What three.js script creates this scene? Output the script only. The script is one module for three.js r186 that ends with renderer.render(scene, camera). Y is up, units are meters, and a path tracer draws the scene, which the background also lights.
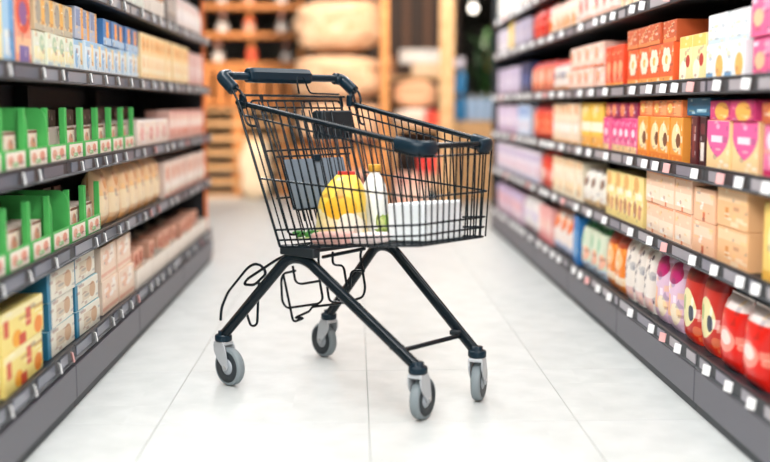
import * as THREE from 'three';
import { RoundedBoxGeometry } from 'three/addons/geometries/RoundedBoxGeometry.js';
import { mergeGeometries } from 'three/addons/utils/BufferGeometryUtils.js';
import { RectAreaLightUniformsLib } from 'three/addons/lights/RectAreaLightUniformsLib.js';
import { ImprovedNoise } from 'three/addons/math/ImprovedNoise.js';

// ------------------------------------------------------------------ camera, light, exposure
const scene = new THREE.Scene();
const camera = new THREE.PerspectiveCamera(2 * Math.atan(231 / 1060) * 180 / Math.PI, 770 / 462, 0.05, 60);
camera.position.set(0, 0.9, 0);
camera.lookAt(0.028, 0.9 - 0.1170, -0.9927);
camera.focus = 3.4;
camera.userData.fStop = 0.92;
const renderer = new THREE.WebGLRenderer({ antialias: true });
renderer.toneMapping = THREE.LinearToneMapping;
renderer.toneMappingExposure = 0.84;
renderer.shadowMap.enabled = true;
RectAreaLightUniformsLib.init();
scene.background = new THREE.Color(0x020304);
const LIGHT = { panel: 1, cross: 23, panelColor: 0xfbfcff, spot: 14, spotColor: 0xffe6d2 };  // cross: strength of the added fill panels facing the cart
const LAMP_ROWS = [[-0.75, 0.72, 12.2, 'washing the sweets shelving'], [0.9, -0.72, 5.0, 'washing the green tray shelving']], LAMP_Y = 2.62;   // x, tilt, strength
const LAMP_Z = [1.7, -0.05, -1.8, -3.55, -5.3, -7.05, -8.5];

// ------------------------------------------------------------------ helpers
let seed = 7;
const rnd = () => { seed = (seed * 1664525 + 1013904223) >>> 0; return seed / 4294967296; };
const jit = a => (rnd() * 2 - 1) * a;
const noise = new ImprovedNoise();
const V = (x, y, z) => new THREE.Vector3(x, y, z);
const used = {};
function numbered(n) { const k = used[n] = (used[n] ?? -1) + 1; return k ? n + '_' + String(k).padStart(3, '0') : n; }
function tag(o, label, category, group, kind) {
  if (label) o.userData.label = label;
  if (category) o.userData.category = category;
  if (group) o.userData.group = group;
  if (kind) o.userData.kind = kind;
  return o;
}
function shade(m) { m.castShadow = true; m.receiveShadow = true; return m; }
function part(name, geo, mat, parent, label) {
  const m = shade(new THREE.Mesh(geo, mat)); m.name = name; parent.add(m);
  if (label) m.userData.label = label;
  return m;
}
function topMesh(name, geo, mat, label, category, group, kind) {
  const m = shade(new THREE.Mesh(geo, mat)); m.name = numbered(name); scene.add(m);
  return tag(m, label, category, group, kind);
}
function thing(name, label, category, pos = [0, 0, 0], turn = 0, group, kind) {
  const g = new THREE.Group(); g.name = numbered(name); g.position.set(...pos); g.rotation.y = turn; scene.add(g);
  return tag(g, label, category, group, kind);
}
const box = (w, h, d, x = 0, y = 0, z = 0) => new THREE.BoxGeometry(w, h, d).translate(x, y, z);
const rbox = (w, h, d, r, x = 0, y = 0, z = 0, s = 2) => new RoundedBoxGeometry(w, h, d, s, r).translate(x, y, z);
const plain = g => { g = g.index ? g.toNonIndexed() : g; for (const k of Object.keys(g.attributes)) if (!['position', 'normal', 'uv'].includes(k)) g.deleteAttribute(k); return g; };
const join = gs => mergeGeometries(gs.map(plain));
const std = (color, roughness = 0.5, o = {}) => new THREE.MeshStandardMaterial({ color, roughness, ...o });
const lin = (r, g, b) => new THREE.Color().setRGB(r, g, b);

// polyline with rounded corners
function bend(pts, r = 0.02, closed = false, n = 4) {
  const P = pts.map(p => V(...p)), out = [], N = P.length;
  for (let i = 0; i < N; i++) {
    if (!closed && (i === 0 || i === N - 1)) { out.push(P[i]); continue; }
    const a = P[(i - 1 + N) % N], b = P[i], c = P[(i + 1) % N];
    const la = a.distanceTo(b), lc = c.distanceTo(b), k = Math.min(r, la * 0.48, lc * 0.48);
    const s = b.clone().lerp(a, k / la), e = b.clone().lerp(c, k / lc);
    for (let j = 0; j <= n; j++) { const t = j / n; out.push(s.clone().multiplyScalar((1 - t) * (1 - t)).addScaledVector(b, 2 * t * (1 - t)).addScaledVector(e, t * t)); }
  }
  return out;
}
// sweep a round (or elliptical) section along points, with end caps
function sweep(P, r, nr = 7, closed = false, ry = r) {
  const N = P.length, pos = [], uv = [], idx = [];
  let nrm = null;
  for (let i = 0; i < N; i++) {
    const a = P[closed ? (i - 1 + N) % N : Math.max(0, i - 1)], b = P[closed ? (i + 1) % N : Math.min(N - 1, i + 1)];
    const t = b.clone().sub(a).normalize();
    if (!nrm) { nrm = Math.abs(t.y) < 0.95 ? V(0, 1, 0) : V(1, 0, 0); }
    nrm.addScaledVector(t, -nrm.dot(t)).normalize();
    const bi = t.clone().cross(nrm);
    for (let k = 0; k < nr; k++) {
      const f = k / nr * Math.PI * 2, p = P[i].clone().addScaledVector(nrm, Math.cos(f) * r).addScaledVector(bi, Math.sin(f) * ry);
      pos.push(p.x, p.y, p.z); uv.push(k / nr, i / N);
    }
  }
  const M = closed ? N : N - 1;
  for (let i = 0; i < M; i++) for (let k = 0; k < nr; k++) {
    const a = i * nr + k, b = i * nr + (k + 1) % nr, i2 = (i + 1) % N, c = i2 * nr + k, d = i2 * nr + (k + 1) % nr;
    idx.push(a, b, c, b, d, c);
  }
  if (!closed) for (const [i, f] of [[0, 1], [N - 1, 0]]) {
    const c = pos.length / 3; pos.push(P[i].x, P[i].y, P[i].z); uv.push(0.5, 0.5);
    for (let k = 0; k < nr; k++) { const a = i * nr + k, b = i * nr + (k + 1) % nr; f ? idx.push(c, b, a) : idx.push(c, a, b); }
  }
  const g = new THREE.BufferGeometry();
  g.setAttribute('position', new THREE.Float32BufferAttribute(pos, 3)); g.setAttribute('uv', new THREE.Float32BufferAttribute(uv, 2));
  g.setIndex(idx); g.computeVertexNormals(); return g;
}
const wire = (pts, r = 0.0026, br = 0.02, closed = false, nr = 6) => sweep(bend(pts, br, closed), r, nr, closed);

// tileable-looking noise texture for a surface (colour variation only)
function noiseTex(c1, c2, size, fx, fy, sd, contrast = 1) {
  const data = new Uint8Array(size * size * 4), A = new THREE.Color(c1), B = new THREE.Color(c2);
  for (let j = 0; j < size; j++) for (let i = 0; i < size; i++) {
    let n = 0, a = 0.5, f = 1;
    for (let o = 0; o < 4; o++) { n += a * noise.noise(i / size * fx * f, j / size * fy * f, sd + o * 9.1); a *= 0.55; f *= 2.1; }
    const t = Math.min(1, Math.max(0, 0.5 + n * contrast)), c = A.clone().lerp(B, t).convertLinearToSRGB(), k = (j * size + i) * 4;
    data[k] = c.r * 255; data[k + 1] = c.g * 255; data[k + 2] = c.b * 255; data[k + 3] = 255;
  }
  const t = new THREE.DataTexture(data, size, size); t.colorSpace = THREE.SRGBColorSpace; t.magFilter = THREE.LinearFilter; t.wrapS = t.wrapT = THREE.RepeatWrapping; t.needsUpdate = true; return t;
}

// ------------------------------------------------------------------ materials
const tileTex = noiseTex(0xb9bdbb, 0xc8cbc9, 256, 5, 5, 3.3, 1.2);
const woodTex = noiseTex(0xbf7436, 0xe09c58, 256, 3, 40, 8.8, 1.4);
const paleWoodTex = noiseTex(0xc99862, 0xe2ba88, 256, 3, 40, 1.8, 1.4);
const sackTex = noiseTex(0xc8966b, 0xe6c09c, 256, 14, 14, 5.1, 1.3);
const M = {
  tile: [0, 1, 2].map(k => { const t = tileTex.clone(); t.offset.set(k * 0.31, k * 0.17); t.needsUpdate = true; return new THREE.MeshPhysicalMaterial({ map: t, roughness: 0.42 }); }),
  grout: std(0xa2a4a0, 0.9),
  wall: std(0xd6d4cc, 0.9), walnut: std(lin(0.085, 0.05, 0.034), 0.55), ceil: std(0xe4e3de, 0.95),
  shelfBlack: std(lin(0.012, 0.017, 0.022), 0.5),
  plinth: std(lin(0.105, 0.103, 0.122), 0.45),
  rail: std(lin(0.016, 0.02, 0.026), 0.4),
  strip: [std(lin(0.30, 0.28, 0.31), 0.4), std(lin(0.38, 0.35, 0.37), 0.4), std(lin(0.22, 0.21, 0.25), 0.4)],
  stripShaded: [std(lin(0.16, 0.17, 0.21), 0.35), std(lin(0.24, 0.25, 0.29), 0.35), std(lin(0.10, 0.11, 0.14), 0.35)],  // left rail strips, weaker light on that side put into the colour
  tagWhite: std(lin(0.86, 0.85, 0.84), 0.4), tagPink: std(lin(0.8, 0.42, 0.4), 0.4),
  wood: std(0xffffff, 0.6, { map: woodTex }), paleWood: std(0xffffff, 0.65, { map: paleWoodTex }),
  orangePanel: std(lin(0.85, 0.22, 0.07), 0.5),
  sack: std(0xffffff, 0.9, { map: sackTex }),
  steel: new THREE.MeshPhysicalMaterial({ color: lin(0.005, 0.010, 0.014), roughness: 0.17, specularIntensity: 0.45, clearcoat: 0.0, clearcoatRoughness: 0.25 }),
  blackPlastic: std(lin(0.006, 0.012, 0.017), 0.5),
  bluePlastic: new THREE.MeshPhysicalMaterial({ color: lin(0.004, 0.016, 0.027), roughness: 0.3, specularIntensity: 0.5 }),
  greyPlastic: std(lin(0.14, 0.18, 0.225), 0.5),
  fork: std(lin(0.50, 0.52, 0.54), 0.4, { metalness: 0.3 }),
  tyre: std(lin(0.2, 0.235, 0.25), 0.6), tyreDark: std(lin(0.015, 0.022, 0.028), 0.5), hub: std(lin(0.34, 0.37, 0.40), 0.45),
  bolt: std(lin(0.5, 0.5, 0.5), 0.3, { metalness: 0.9 }),
  lamp: std(0xffffff, 0.5, { emissive: 0xfffaf2, emissiveIntensity: 3 }),
  lampBody: std(0x333638, 0.5),
};

// ------------------------------------------------------------------ room
const ROOM = { x0: -4.2, x1: 4.2, z0: 2.6, z1: -34, h: 3.3 };
{
  const cx = (ROOM.x0 + ROOM.x1) / 2, cz = (ROOM.z0 + ROOM.z1) / 2, w = ROOM.x1 - ROOM.x0, l = ROOM.z0 - ROOM.z1;
  const fl = thing('floor', 'white polished stone tile floor of the aisle', 'floor', [0, 0, 0], 0, null, 'structure');
  part('floor_bed', box(w, 0.12, l, cx, -0.0625, cz), M.grout, fl);
  const T = 0.6, g = 0.0028;
  const tg = new RoundedBoxGeometry(T - g, 0.012, T - g, 1, 0.0012).translate(0, -0.006, 0);
  const far = -9.0;
  for (let i = -8; i < 8; i++) for (let j = -9; j < 25; j++) {
    const x = 0.037 + (i + 0.5) * T, z = -2.955 - (j + 0.5) * T;
    if (x < ROOM.x0 + 0.3 || x > ROOM.x1 - 0.3 || z > ROOM.z0 - 0.3 || z < ROOM.z1 + 0.3) continue;
    if (z > -7.6 && (x < -1.3 || x > 1.5)) continue;
    if (z <= -7.6 && (x < -2.5 || x > 2.6)) continue;
    const m = part('floor_tile', tg, M.tile[Math.floor(rnd() * 3)], fl); m.position.set(x, 0, z);
    m.rotation.y = Math.floor(rnd() * 4) * Math.PI / 2;
  }
  const W = (n, g, m, l) => topMesh(n, g, m, l, 'wall', null, 'structure');
  W('wall_left', box(0.15, ROOM.h, l + 0.3, ROOM.x0 - 0.075, ROOM.h / 2, cz), M.wall, 'light wall of the shop beyond the green tray shelving');
  W('wall_right', box(0.15, ROOM.h, l + 0.3, ROOM.x1 + 0.075, ROOM.h / 2, cz), M.wall, 'light wall of the shop beyond the sweets shelving');
  W('wall_back', box(w, ROOM.h, 0.15, cx, ROOM.h / 2, ROOM.z1 - 0.075), M.wall, 'light wall at the unlit far end of the shop');
  W('wall_front', box(w, ROOM.h, 0.15, cx, ROOM.h / 2, ROOM.z0 + 0.075), M.wall, 'light wall at the near end of the shop');
  topMesh('ceiling', box(w + 0.3, 0.15, l + 0.3, cx, ROOM.h + 0.075, cz), M.ceil, 'pale ceiling over the aisle', 'ceiling', null, 'structure');
}

// ceiling lamps over the aisle
for (const [lx, tilt, power, use] of LAMP_ROWS) for (const z of LAMP_Z) {
  const t = thing('added_fill_panel', `long white light panel hung above the aisle ${use}`, 'ceiling light', [lx, LAMP_Y, z], 0, `light panels ${use}`);
  t.rotation.z = tilt;
  part('housing', rbox(0.52, 0.07, 1.52, 0.012, 0, 0.037, 0), M.lampBody, t);
  part('diffuser', box(0.48, 0.01, 1.48, 0, 0.0, 0), M.lamp, t);
  for (const s of [-1, 1]) { const hg = part('hanger', new THREE.CylinderGeometry(0.006, 0.006, ROOM.h - LAMP_Y - 0.06, 6).translate(0, (ROOM.h - LAMP_Y + 0.06) / 2, s * 0.6), M.lampBody, t); hg.rotation.z = -tilt; }
  const a = new THREE.RectAreaLight(LIGHT.panelColor, LIGHT.panel * power * (z < -6 ? 1.25 : 1), 0.48, 1.48);
  a.name = 'panel_light'; a.position.set(0, -0.012, 0); a.rotation.x = -Math.PI / 2; t.add(a);
}
// two added fill panels across the aisle, turned to brighten the cart front
for (const x of [-0.8, 0.8]) {
  const t = thing('added_fill_panel', x < 0 ? 'added fill light panel across the aisle near the green tray shelving' : 'added fill light panel across the aisle near the sweets shelving', 'ceiling light', [x, 2.35, -0.6], 0, 'added fill panels across the aisle');
  t.rotation.x = 0.9;
  part('housing', rbox(1.4, 0.07, 0.52, 0.012, 0, 0.037, 0), M.lampBody, t);
  part('diffuser', box(1.36, 0.01, 0.48, 0, 0, 0), M.lamp, t);
  for (const s of [-1, 1]) { const hg = part('hanger', new THREE.CylinderGeometry(0.006, 0.006, 0.89, 6).translate(0, 0.5, 0), M.lampBody, t); hg.position.x = s * 0.5; hg.rotation.x = -0.9; }
  const a = new THREE.RectAreaLight(LIGHT.panelColor, LIGHT.cross, 1.36, 0.48); a.name = 'panel_light'; a.position.set(0, -0.012, 0); a.rotation.x = -Math.PI / 2; t.add(a);
}
// track spots over the sack and bottle display
for (const [x, z, tx, ty, tz, k] of [[-1.0, -8.2, -1.1, 0.9, -11.0, 5.0], [-0.1, -7.2, -0.15, 1.0, -9.6, 0.25], [0.55, -7.4, 0.58, 1.1, -10.1, 1.4]]) {
  const t = thing('track_spotlight', 'small dark track spotlight aimed at the wooden display', 'spotlight', [x, 3.0, z], 0, 'track spotlights');
  const dir = V(tx - x, ty - 3.0, tz - z).normalize();
  const head = part('lamp_head', new THREE.CylinderGeometry(0.05, 0.055, 0.16, 16, 1, true).rotateX(Math.PI / 2), M.lampBody, t);
  head.lookAt(head.getWorldPosition(V(0, 0, 0)).add(dir));
  const lens = part('lens', new THREE.CircleGeometry(0.045, 16), M.lamp, t); lens.position.copy(dir.clone().multiplyScalar(0.06)); lens.lookAt(lens.getWorldPosition(V(0, 0, 0)).add(V(x, 3, z)).add(dir.clone()));
  part('stem', new THREE.CylinderGeometry(0.008, 0.008, 0.3, 8).translate(0, 0.15, 0), M.lampBody, t);
  const s = new THREE.SpotLight(LIGHT.spotColor, LIGHT.spot * k, 0, 0.55, 0.7, 2); s.position.copy(dir.clone().multiplyScalar(0.1)); s.castShadow = true; s.shadow.radius = 4;
  t.add(s); t.add(s.target); s.target.position.copy(dir);
}

// ------------------------------------------------------------------ shelving bays
const YL = [0.178, 0.478, 0.73, 0.998, 1.272, 1.53], YR = [0.166, 0.458, 0.714, 0.968, 1.257, 1.49];
const XL = -0.835, XR = 1.0;                                 // front plane of the price rails
const BL = [2.19, 3.13, 4.07, 5.13, 6.2], BR = [2.11, 3.04, 3.98, 4.92, 5.86, 6.81, 7.77];
const DEPTH = 0.46;
// local frame of a bay: x along the aisle (0..w), z towards the aisle (front = 0), y up
function makeBay(w, ys, pos, turn, label, group, tagsEvery, strips, lean) {
  const t = thing('shelving_bay', label, 'shelving', pos, turn, group);
  const e = 0.0015;
  part('back_panel', box(w - 2 * e, 1.95, 0.02, w / 2, 0.985, -DEPTH + 0.01), M.shelfBlack, t);
  for (const x of [0.016, w - 0.016]) part('upright', box(0.03 - 2 * e, 1.95, 0.05, x, 0.985, -DEPTH + 0.045), M.shelfBlack, t);
  part('kick_board', box(w - 2 * e, 0.027, 0.38, w / 2, 0.0135, -0.2), M.shelfBlack, t);
  part('plinth', rbox(w - 0.006, 0.1, 0.02, 0.003, w / 2, 0.078, -0.012), M.plinth, t, 'grey metal plinth panel');
  ys.forEach((y, i) => {
    const s = part('shelf', rbox(w - 0.004, 0.022, DEPTH - 0.03, 0.003, w / 2, y - 0.011, -DEPTH / 2 - 0.008), M.shelfBlack, t);
    // price rail: a shallow channel with a curled upper and lower edge
    const prof = new THREE.Shape([[0, -0.034], [0.012, -0.034], [0.013, -0.03], [0.006, -0.027], [0.004, 0.006], [0.01, 0.010], [0.009, 0.014], [0, 0.014]].map(p => new THREE.Vector2(...p)));
    const rg = new THREE.ExtrudeGeometry(prof, { depth: w - 0.004, bevelEnabled: false }).rotateY(Math.PI / 2).scale(1, 1, -1);
    rg.index || 0;
    // after the turn: x runs along the rail, z outward; flipping z needs the winding flipped too
    const p = rg.attributes.position, nn = p.count; const a = p.array;
    for (let k = 0; k < nn; k += 3) for (let c = 0; c < 3; c++) { const q = a[k * 3 + c]; a[k * 3 + c] = a[(k + 1) * 3 + c]; a[(k + 1) * 3 + c] = q; }
    rg.translate(0.002, y, -0.014); rg.computeVertexNormals();
    part('price_rail', rg, M.rail, s);
    let x = 0.01 + rnd() * 0.05;
    while (x < w - 0.03) {
      const L = Math.min(w - 0.01 - x, 0.05 + rnd() * tagsEvery);
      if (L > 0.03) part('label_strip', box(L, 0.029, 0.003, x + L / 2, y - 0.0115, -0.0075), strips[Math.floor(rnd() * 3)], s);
      x += L + 0.002;
      if (x > w - 0.05) break;
      const tg = part('price_tag', rbox(0.026, 0.03, 0.004, 0.0015, 0, 0, 0, 1), rnd() < 0.07 ? M.tagPink : M.tagWhite, s, 'white price tag clip');
      tg.position.set(x + 0.014, y - 0.011, 0.004); tg.rotation.y = lean; tg.rotation.x = -0.15;
      x += 0.03 + 0.022 + rnd() * 0.035;
    }
  });
  return t;
}
const leftNotes = ['black shelving bay with yellow cartons on its base shelf', 'black shelving bay with teal-sided cartons on its base shelf', 'black shelving bay with tan pouches on its second shelf', 'black shelving bay next to the orange end panel'];
for (let i = 0; i < 4; i++) makeBay(BL[i + 1] - BL[i], YL, [XL, 0, -BL[i]], Math.PI / 2, leftNotes[i], 'bays of the green tray shelving', 0.16, M.stripShaded, 0.5);
const rightNotes = ['black shelving bay with red pouches on its base shelf', 'black shelving bay with spotted white pouches on its base shelf', 'black shelving bay with the slim blue boxes on its base shelf', 'black shelving bay with pink boxes on its base shelf', 'black shelving bay with white pouches and lilac packs on its base shelf', 'black shelving bay at the plant end of the sweets shelving'];
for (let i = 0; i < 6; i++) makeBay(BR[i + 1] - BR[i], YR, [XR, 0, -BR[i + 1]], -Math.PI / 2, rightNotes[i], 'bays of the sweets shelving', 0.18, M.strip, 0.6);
{
  const p = topMesh('end_panel', rbox(0.45, 1.96, 0.03, 0.006, -1.092, 0.98, -6.224), M.orangePanel, 'tall orange end panel closing the green tray shelving', 'panel');
  part('inner_board', box(0.40, 1.9, 0.008, -1.085, 0.98, -6.2035), M.shelfBlack, p, 'black inner board');
  const q = topMesh('end_panel', rbox(0.46, 1.96, 0.03, 0.006, 1.235, 0.98, -7.79), M.shelfBlack, 'black end panel closing the sweets shelving', 'panel');
}

// ------------------------------------------------------------------ products
// print of a pack: front in the left half of the canvas, side in the third quarter, top in the last
const vivid = hex => { if (hex[0] !== '#') return hex; const c = new THREE.Color(hex), h = {}; c.getHSL(h, THREE.SRGBColorSpace); c.setHSL(h.h, Math.min(1, h.s * 1.12), h.l * 0.985, THREE.SRGBColorSpace); return '#' + c.getHexString(THREE.SRGBColorSpace); };
// all prints share one sheet of 8 by 16 cells
const sheet = document.createElement('canvas'); sheet.width = 2048; sheet.height = 2048; const sheetX = sheet.getContext('2d');
const sheetTex = new THREE.CanvasTexture(sheet); sheetTex.colorSpace = THREE.SRGBColorSpace;
const sheetMats = {}; let cells = 0;
const toCell = (g, k) => { const u = g.attributes.uv, col = k % 8, row = Math.floor(k / 8); for (let i = 0; i < u.count; i++) { const v = 0.015 + 0.97 * u.getY(i); u.setXY(i, (col + u.getX(i)) / 8, 1 - (row + 1 - v) / 16); } return g; };
function printTex(front, side, top) {
  const x = sheetX, cell = cells++; x.save(); x.translate((cell % 8) * 256, Math.floor(cell / 8) * 128);
  const reg = (ox, w, spec) => {
    x.save(); x.beginPath(); x.rect(ox, 0, w, 128); x.clip();
    x.fillStyle = vivid(spec[0]); x.fillRect(ox, 0, w, 128);
    for (const [k, a, b, cc, d, col] of spec.slice(1)) {
      x.fillStyle = vivid(col); const X = ox + a * w, Y = b * 128, Wd = cc * w, H = d * 128;
      if (k === 'r') x.fillRect(X, Y, Wd, H);
      if (k === 'e') { x.beginPath(); x.ellipse(X + Wd / 2, Y + H / 2, Wd / 2, H / 2, 0, 0, 7); x.fill(); }
      if (k === 'h') { x.beginPath(); x.moveTo(X, Y); x.lineTo(X + Wd, Y); x.lineTo(X + Wd, Y + H * 0.45); x.quadraticCurveTo(X + Wd * 0.9, Y + H * 0.8, X + Wd / 2, Y + H); x.quadraticCurveTo(X + Wd * 0.1, Y + H * 0.8, X, Y + H * 0.45); x.fill(); }
      if (k === 't') { x.beginPath(); x.moveTo(X, Y + H); x.lineTo(X + Wd / 2, Y); x.lineTo(X + Wd, Y + H); x.fill(); }
      if (k === 'f') for (let i = 0; i < 6; i++) { const f = i * Math.PI / 3; x.beginPath(); x.ellipse(X + Wd / 2 + Math.cos(f) * Wd * 0.28, Y + H / 2 + Math.sin(f) * H * 0.28, Wd * 0.22, H * 0.22, 0, 0, 7); x.fill(); }
      if (k === 'd') for (let i = 0; i < 14; i++) { x.beginPath(); x.ellipse(X + ((i * 0.37) % 1) * Wd, Y + ((i * 0.61) % 1) * H, Wd * 0.06, H * 0.05, 0, 0, 7); x.fill(); }
    }
    x.restore();
  };
  const fine = ['rgba(255,255,255,0.55)', 'rgba(255,240,215,0.5)', 'rgba(120,50,40,0.28)', 'rgba(50,60,90,0.22)', 'rgba(255,200,120,0.4)'];
  const extra = []; for (let i = 0; i < 11; i++) extra.push([['r', 'e', 'r', 'e', 't'][i % 5], rnd() * 0.9, rnd() * 0.9, 0.06 + rnd() * 0.2, 0.04 + rnd() * 0.1, fine[Math.floor(rnd() * 5)]]);
  front = [...front, ...extra];
  reg(0, 128, front); reg(128, 64, side || [front[0]]); reg(192, 64, top || side || [front[0]]);
  x.restore(); sheetTex.needsUpdate = true; return cell;
}
const printMat = (f, s, t, rough = 0.5) => ({ cell: printTex(f, s, t), mat: sheetMats[rough] ??= std(0xffffff, rough, { map: sheetTex }) });
// carton with its base at the origin, front face +z at z = 0
function cartonGeo(w, h, d) {
  const g = new RoundedBoxGeometry(w, h, d, 1, Math.min(0.003, h * 0.08)); const p = g.attributes.position, u = g.attributes.uv, n = p.count / 6;
  for (let i = 0; i < p.count; i++) {
    const f = Math.floor(i / n), X = p.getX(i) / w + 0.5, Y = p.getY(i) / h + 0.5, Z = p.getZ(i) / d + 0.5;
    if (f >= 4) u.setXY(i, 0.01 + X * 0.48, Y); else if (f < 2) u.setXY(i, 0.51 + Z * 0.23, Y); else u.setXY(i, 0.76 + X * 0.23, Z);
  }
  return g.translate(0, h / 2, -d / 2);
}
// filled pouch: flat crimped top, bulging belly
function pouchGeo(w, h, d, sd) {
  const nu = 20, nv = 12, pos = [], uv = [], idx = [];
  for (let j = 0; j <= nv; j++) {
    const t = j / nv, bul = Math.pow(Math.max(0, 1 - Math.pow(Math.abs(t * 2 - 0.86) / 1.14, 2.6)), 0.55) * (t < 0.06 ? 0.75 : 1);
    const hw = w / 2 * (0.9 + 0.1 * Math.abs(2 * t - 1)), hd = Math.max(0.0025, d / 2 * bul);
    for (let i = 0; i <= nu; i++) {
      const f = i / nu * Math.PI * 2, cx = Math.cos(f), cz = Math.sin(f);
      const wr = 1 + 0.13 * noise.noise(cx * 2 + sd, t * 4, cz * 2) ;
      const x = Math.sign(cx) * Math.pow(Math.abs(cx), 0.7) * hw * (0.97 + 0.03 * wr), z = Math.sign(cz) * Math.pow(Math.abs(cz), 0.8) * hd * wr;
      pos.push(x, t * h, z - d / 2); uv.push(cz >= 0 ? 0.01 + (x / w + 0.5) * 0.48 : 0.51 + (x / w + 0.5) * 0.23, t);
    }
  }
  for (let j = 0; j < nv; j++) for (let i = 0; i < nu; i++) { const a = j * (nu + 1) + i, b = a + 1, c = a + nu + 1, e = c + 1; idx.push(a, c, b, b, c, e); }
  const g = new THREE.BufferGeometry(); g.setAttribute('position', new THREE.Float32BufferAttribute(pos, 3)); g.setAttribute('uv', new THREE.Float32BufferAttribute(uv, 2)); g.setIndex(idx); g.computeVertexNormals(); return g;
}
const lathe = (pts, n = 16) => new THREE.LatheGeometry(pts.map(p => new THREE.Vector2(...p)), n);

const place = (side, z, y, inset = 0.03) => side === 'L' ? [[XL - inset, y, -z], Math.PI / 2] : [[XR + inset, y, -z], -Math.PI / 2];
function put(proto, side, z, y, inset, label, group, turn = 0) {
  const o = proto.used ? proto.node.clone() : proto.node; proto.used = true;
  o.name = numbered(proto.name); const [p, r] = place(side, z, y, inset); o.position.set(...p); o.rotation.y = r + turn; scene.add(o);
  tag(o, label, proto.category, group); return o;
}
function cartonProto(name, w, h, d, mat, category = 'box') {
  const m = shade(new THREE.Mesh(toCell(cartonGeo(w, h, d), mat.cell), mat.mat)); return { node: m, name, category, w, h, d };
}
function pouchProto(name, w, h, d, mat, sealMat) {
  const m = shade(new THREE.Mesh(toCell(pouchGeo(w, h, d, rnd() * 9), mat.cell), mat.mat));
  part('seal', box(w * 0.96, h * 0.07, 0.004, 0, h * 0.995, -d / 2), sealMat, m);
  return { node: m, name, category: 'pouch', w, h, d };
}
const ORD = ['first', 'second', 'third', 'fourth', 'fifth', 'sixth', 'seventh', 'eighth', 'ninth', 'tenth', 'eleventh', 'twelfth', 'thirteenth', 'fourteenth', 'fifteenth', 'sixteenth', 'seventeenth', 'eighteenth', 'nineteenth', 'twentieth', 'twenty-first', 'twenty-second', 'twenty-third'];
const LEVEL = ['base shelf', 'second shelf', 'third shelf', 'fourth shelf', 'fifth shelf', 'top shelf'];
const short = l => l.split(/,| on the | beside | next to | with | in the | behind | stacked | near | lying | between | just /)[0];
const plural = w => w.replace(/(carton|pouch|box|pack|bottle)$/, m => m + (/(ch|x)$/.test(m) ? 'es' : 's'));
const RUNS = [];
// each pack is told apart by its count from the neighbouring kind on the same shelf
function nameRuns() {
  for (const r of RUNS) {
    if (r.items.length < 2) continue;
    const near = q => q !== r && q.side === r.side && q.shelf === r.shelf && q.lift === r.lift;
    const before = RUNS.filter(q => near(q) && q.z1 <= r.z0 + 0.02).sort((a, b) => b.z1 - a.z1)[0], after = RUNS.filter(q => near(q) && q.z0 >= r.z1 - 0.02).sort((a, b) => a.z0 - b.z0)[0];
    const ref = before || after;
    for (const it of r.items) {
      const k = ref === before ? it.i : r.n - 1 - it.i, row = r.rows < 2 ? '' : r.rows === 2 ? ['lower ', 'upper '][it.r] : ['bottom ', 'middle ', 'top '][it.r];
      const tail = ref ? `${ORD[k]} from the ${plural(short(ref.label))}, ${LEVEL[r.shelf]}` : null;
      if (tail) it.o.userData.label = `${row}${short(r.label)}, ${tail}`;
      else if (r.n > 1) it.o.userData.label = `${row}${short(r.label)}, ${ORD[it.i]} of its row, ${r.label.split(short(r.label))[1].trim()}`;
    }
  }
}
// a run of alike packs between two distances; rows = how many stand on one another
function run(side, shelf, z0, z1, proto, label, o = {}) {
  const y0 = (side === 'L' ? YL : YR)[shelf] + 0.0005 + (o.lift || 0), gap = o.gap ?? 0.004, n = Math.max(1, Math.floor((z1 - z0 + gap) / (proto.w + gap)));
  const step = (z1 - z0) / n, rows = o.rows || 1, rec = { side, shelf, z0, z1, label, lift: !!o.lift, n, rows, items: [] }; RUNS.push(rec);
  for (let i = 0; i < n; i++) for (let r = 0; r < rows; r++) {
    if (r && o.skip && o.skip.includes(i)) continue;
    const slack = Math.max(0, step - proto.w - 0.002);
    const it = put(proto, side, z0 + step * (i + 0.5) + jit(Math.min(slack / 2, 0.006)), y0 + r * (proto.h + 0.0006), (o.inset ?? 0.03) + Math.abs(jit(0.012)), label, o.group || label.split(' ').slice(0, 6).join(' '), slack > 0.004 ? jit(0.02) : 0);
    rec.items.push({ o: it, i, r });
  }
}
const C = (name, w, h, d, f, s, t) => cartonProto(name, w, h, d, printMat(f, s, t));
const P = (name, w, h, d, f, s, seal) => pouchProto(name, w, h, d, printMat(f, s || [f[0]], null, 0.32), std(seal || f[0], 0.35));

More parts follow.
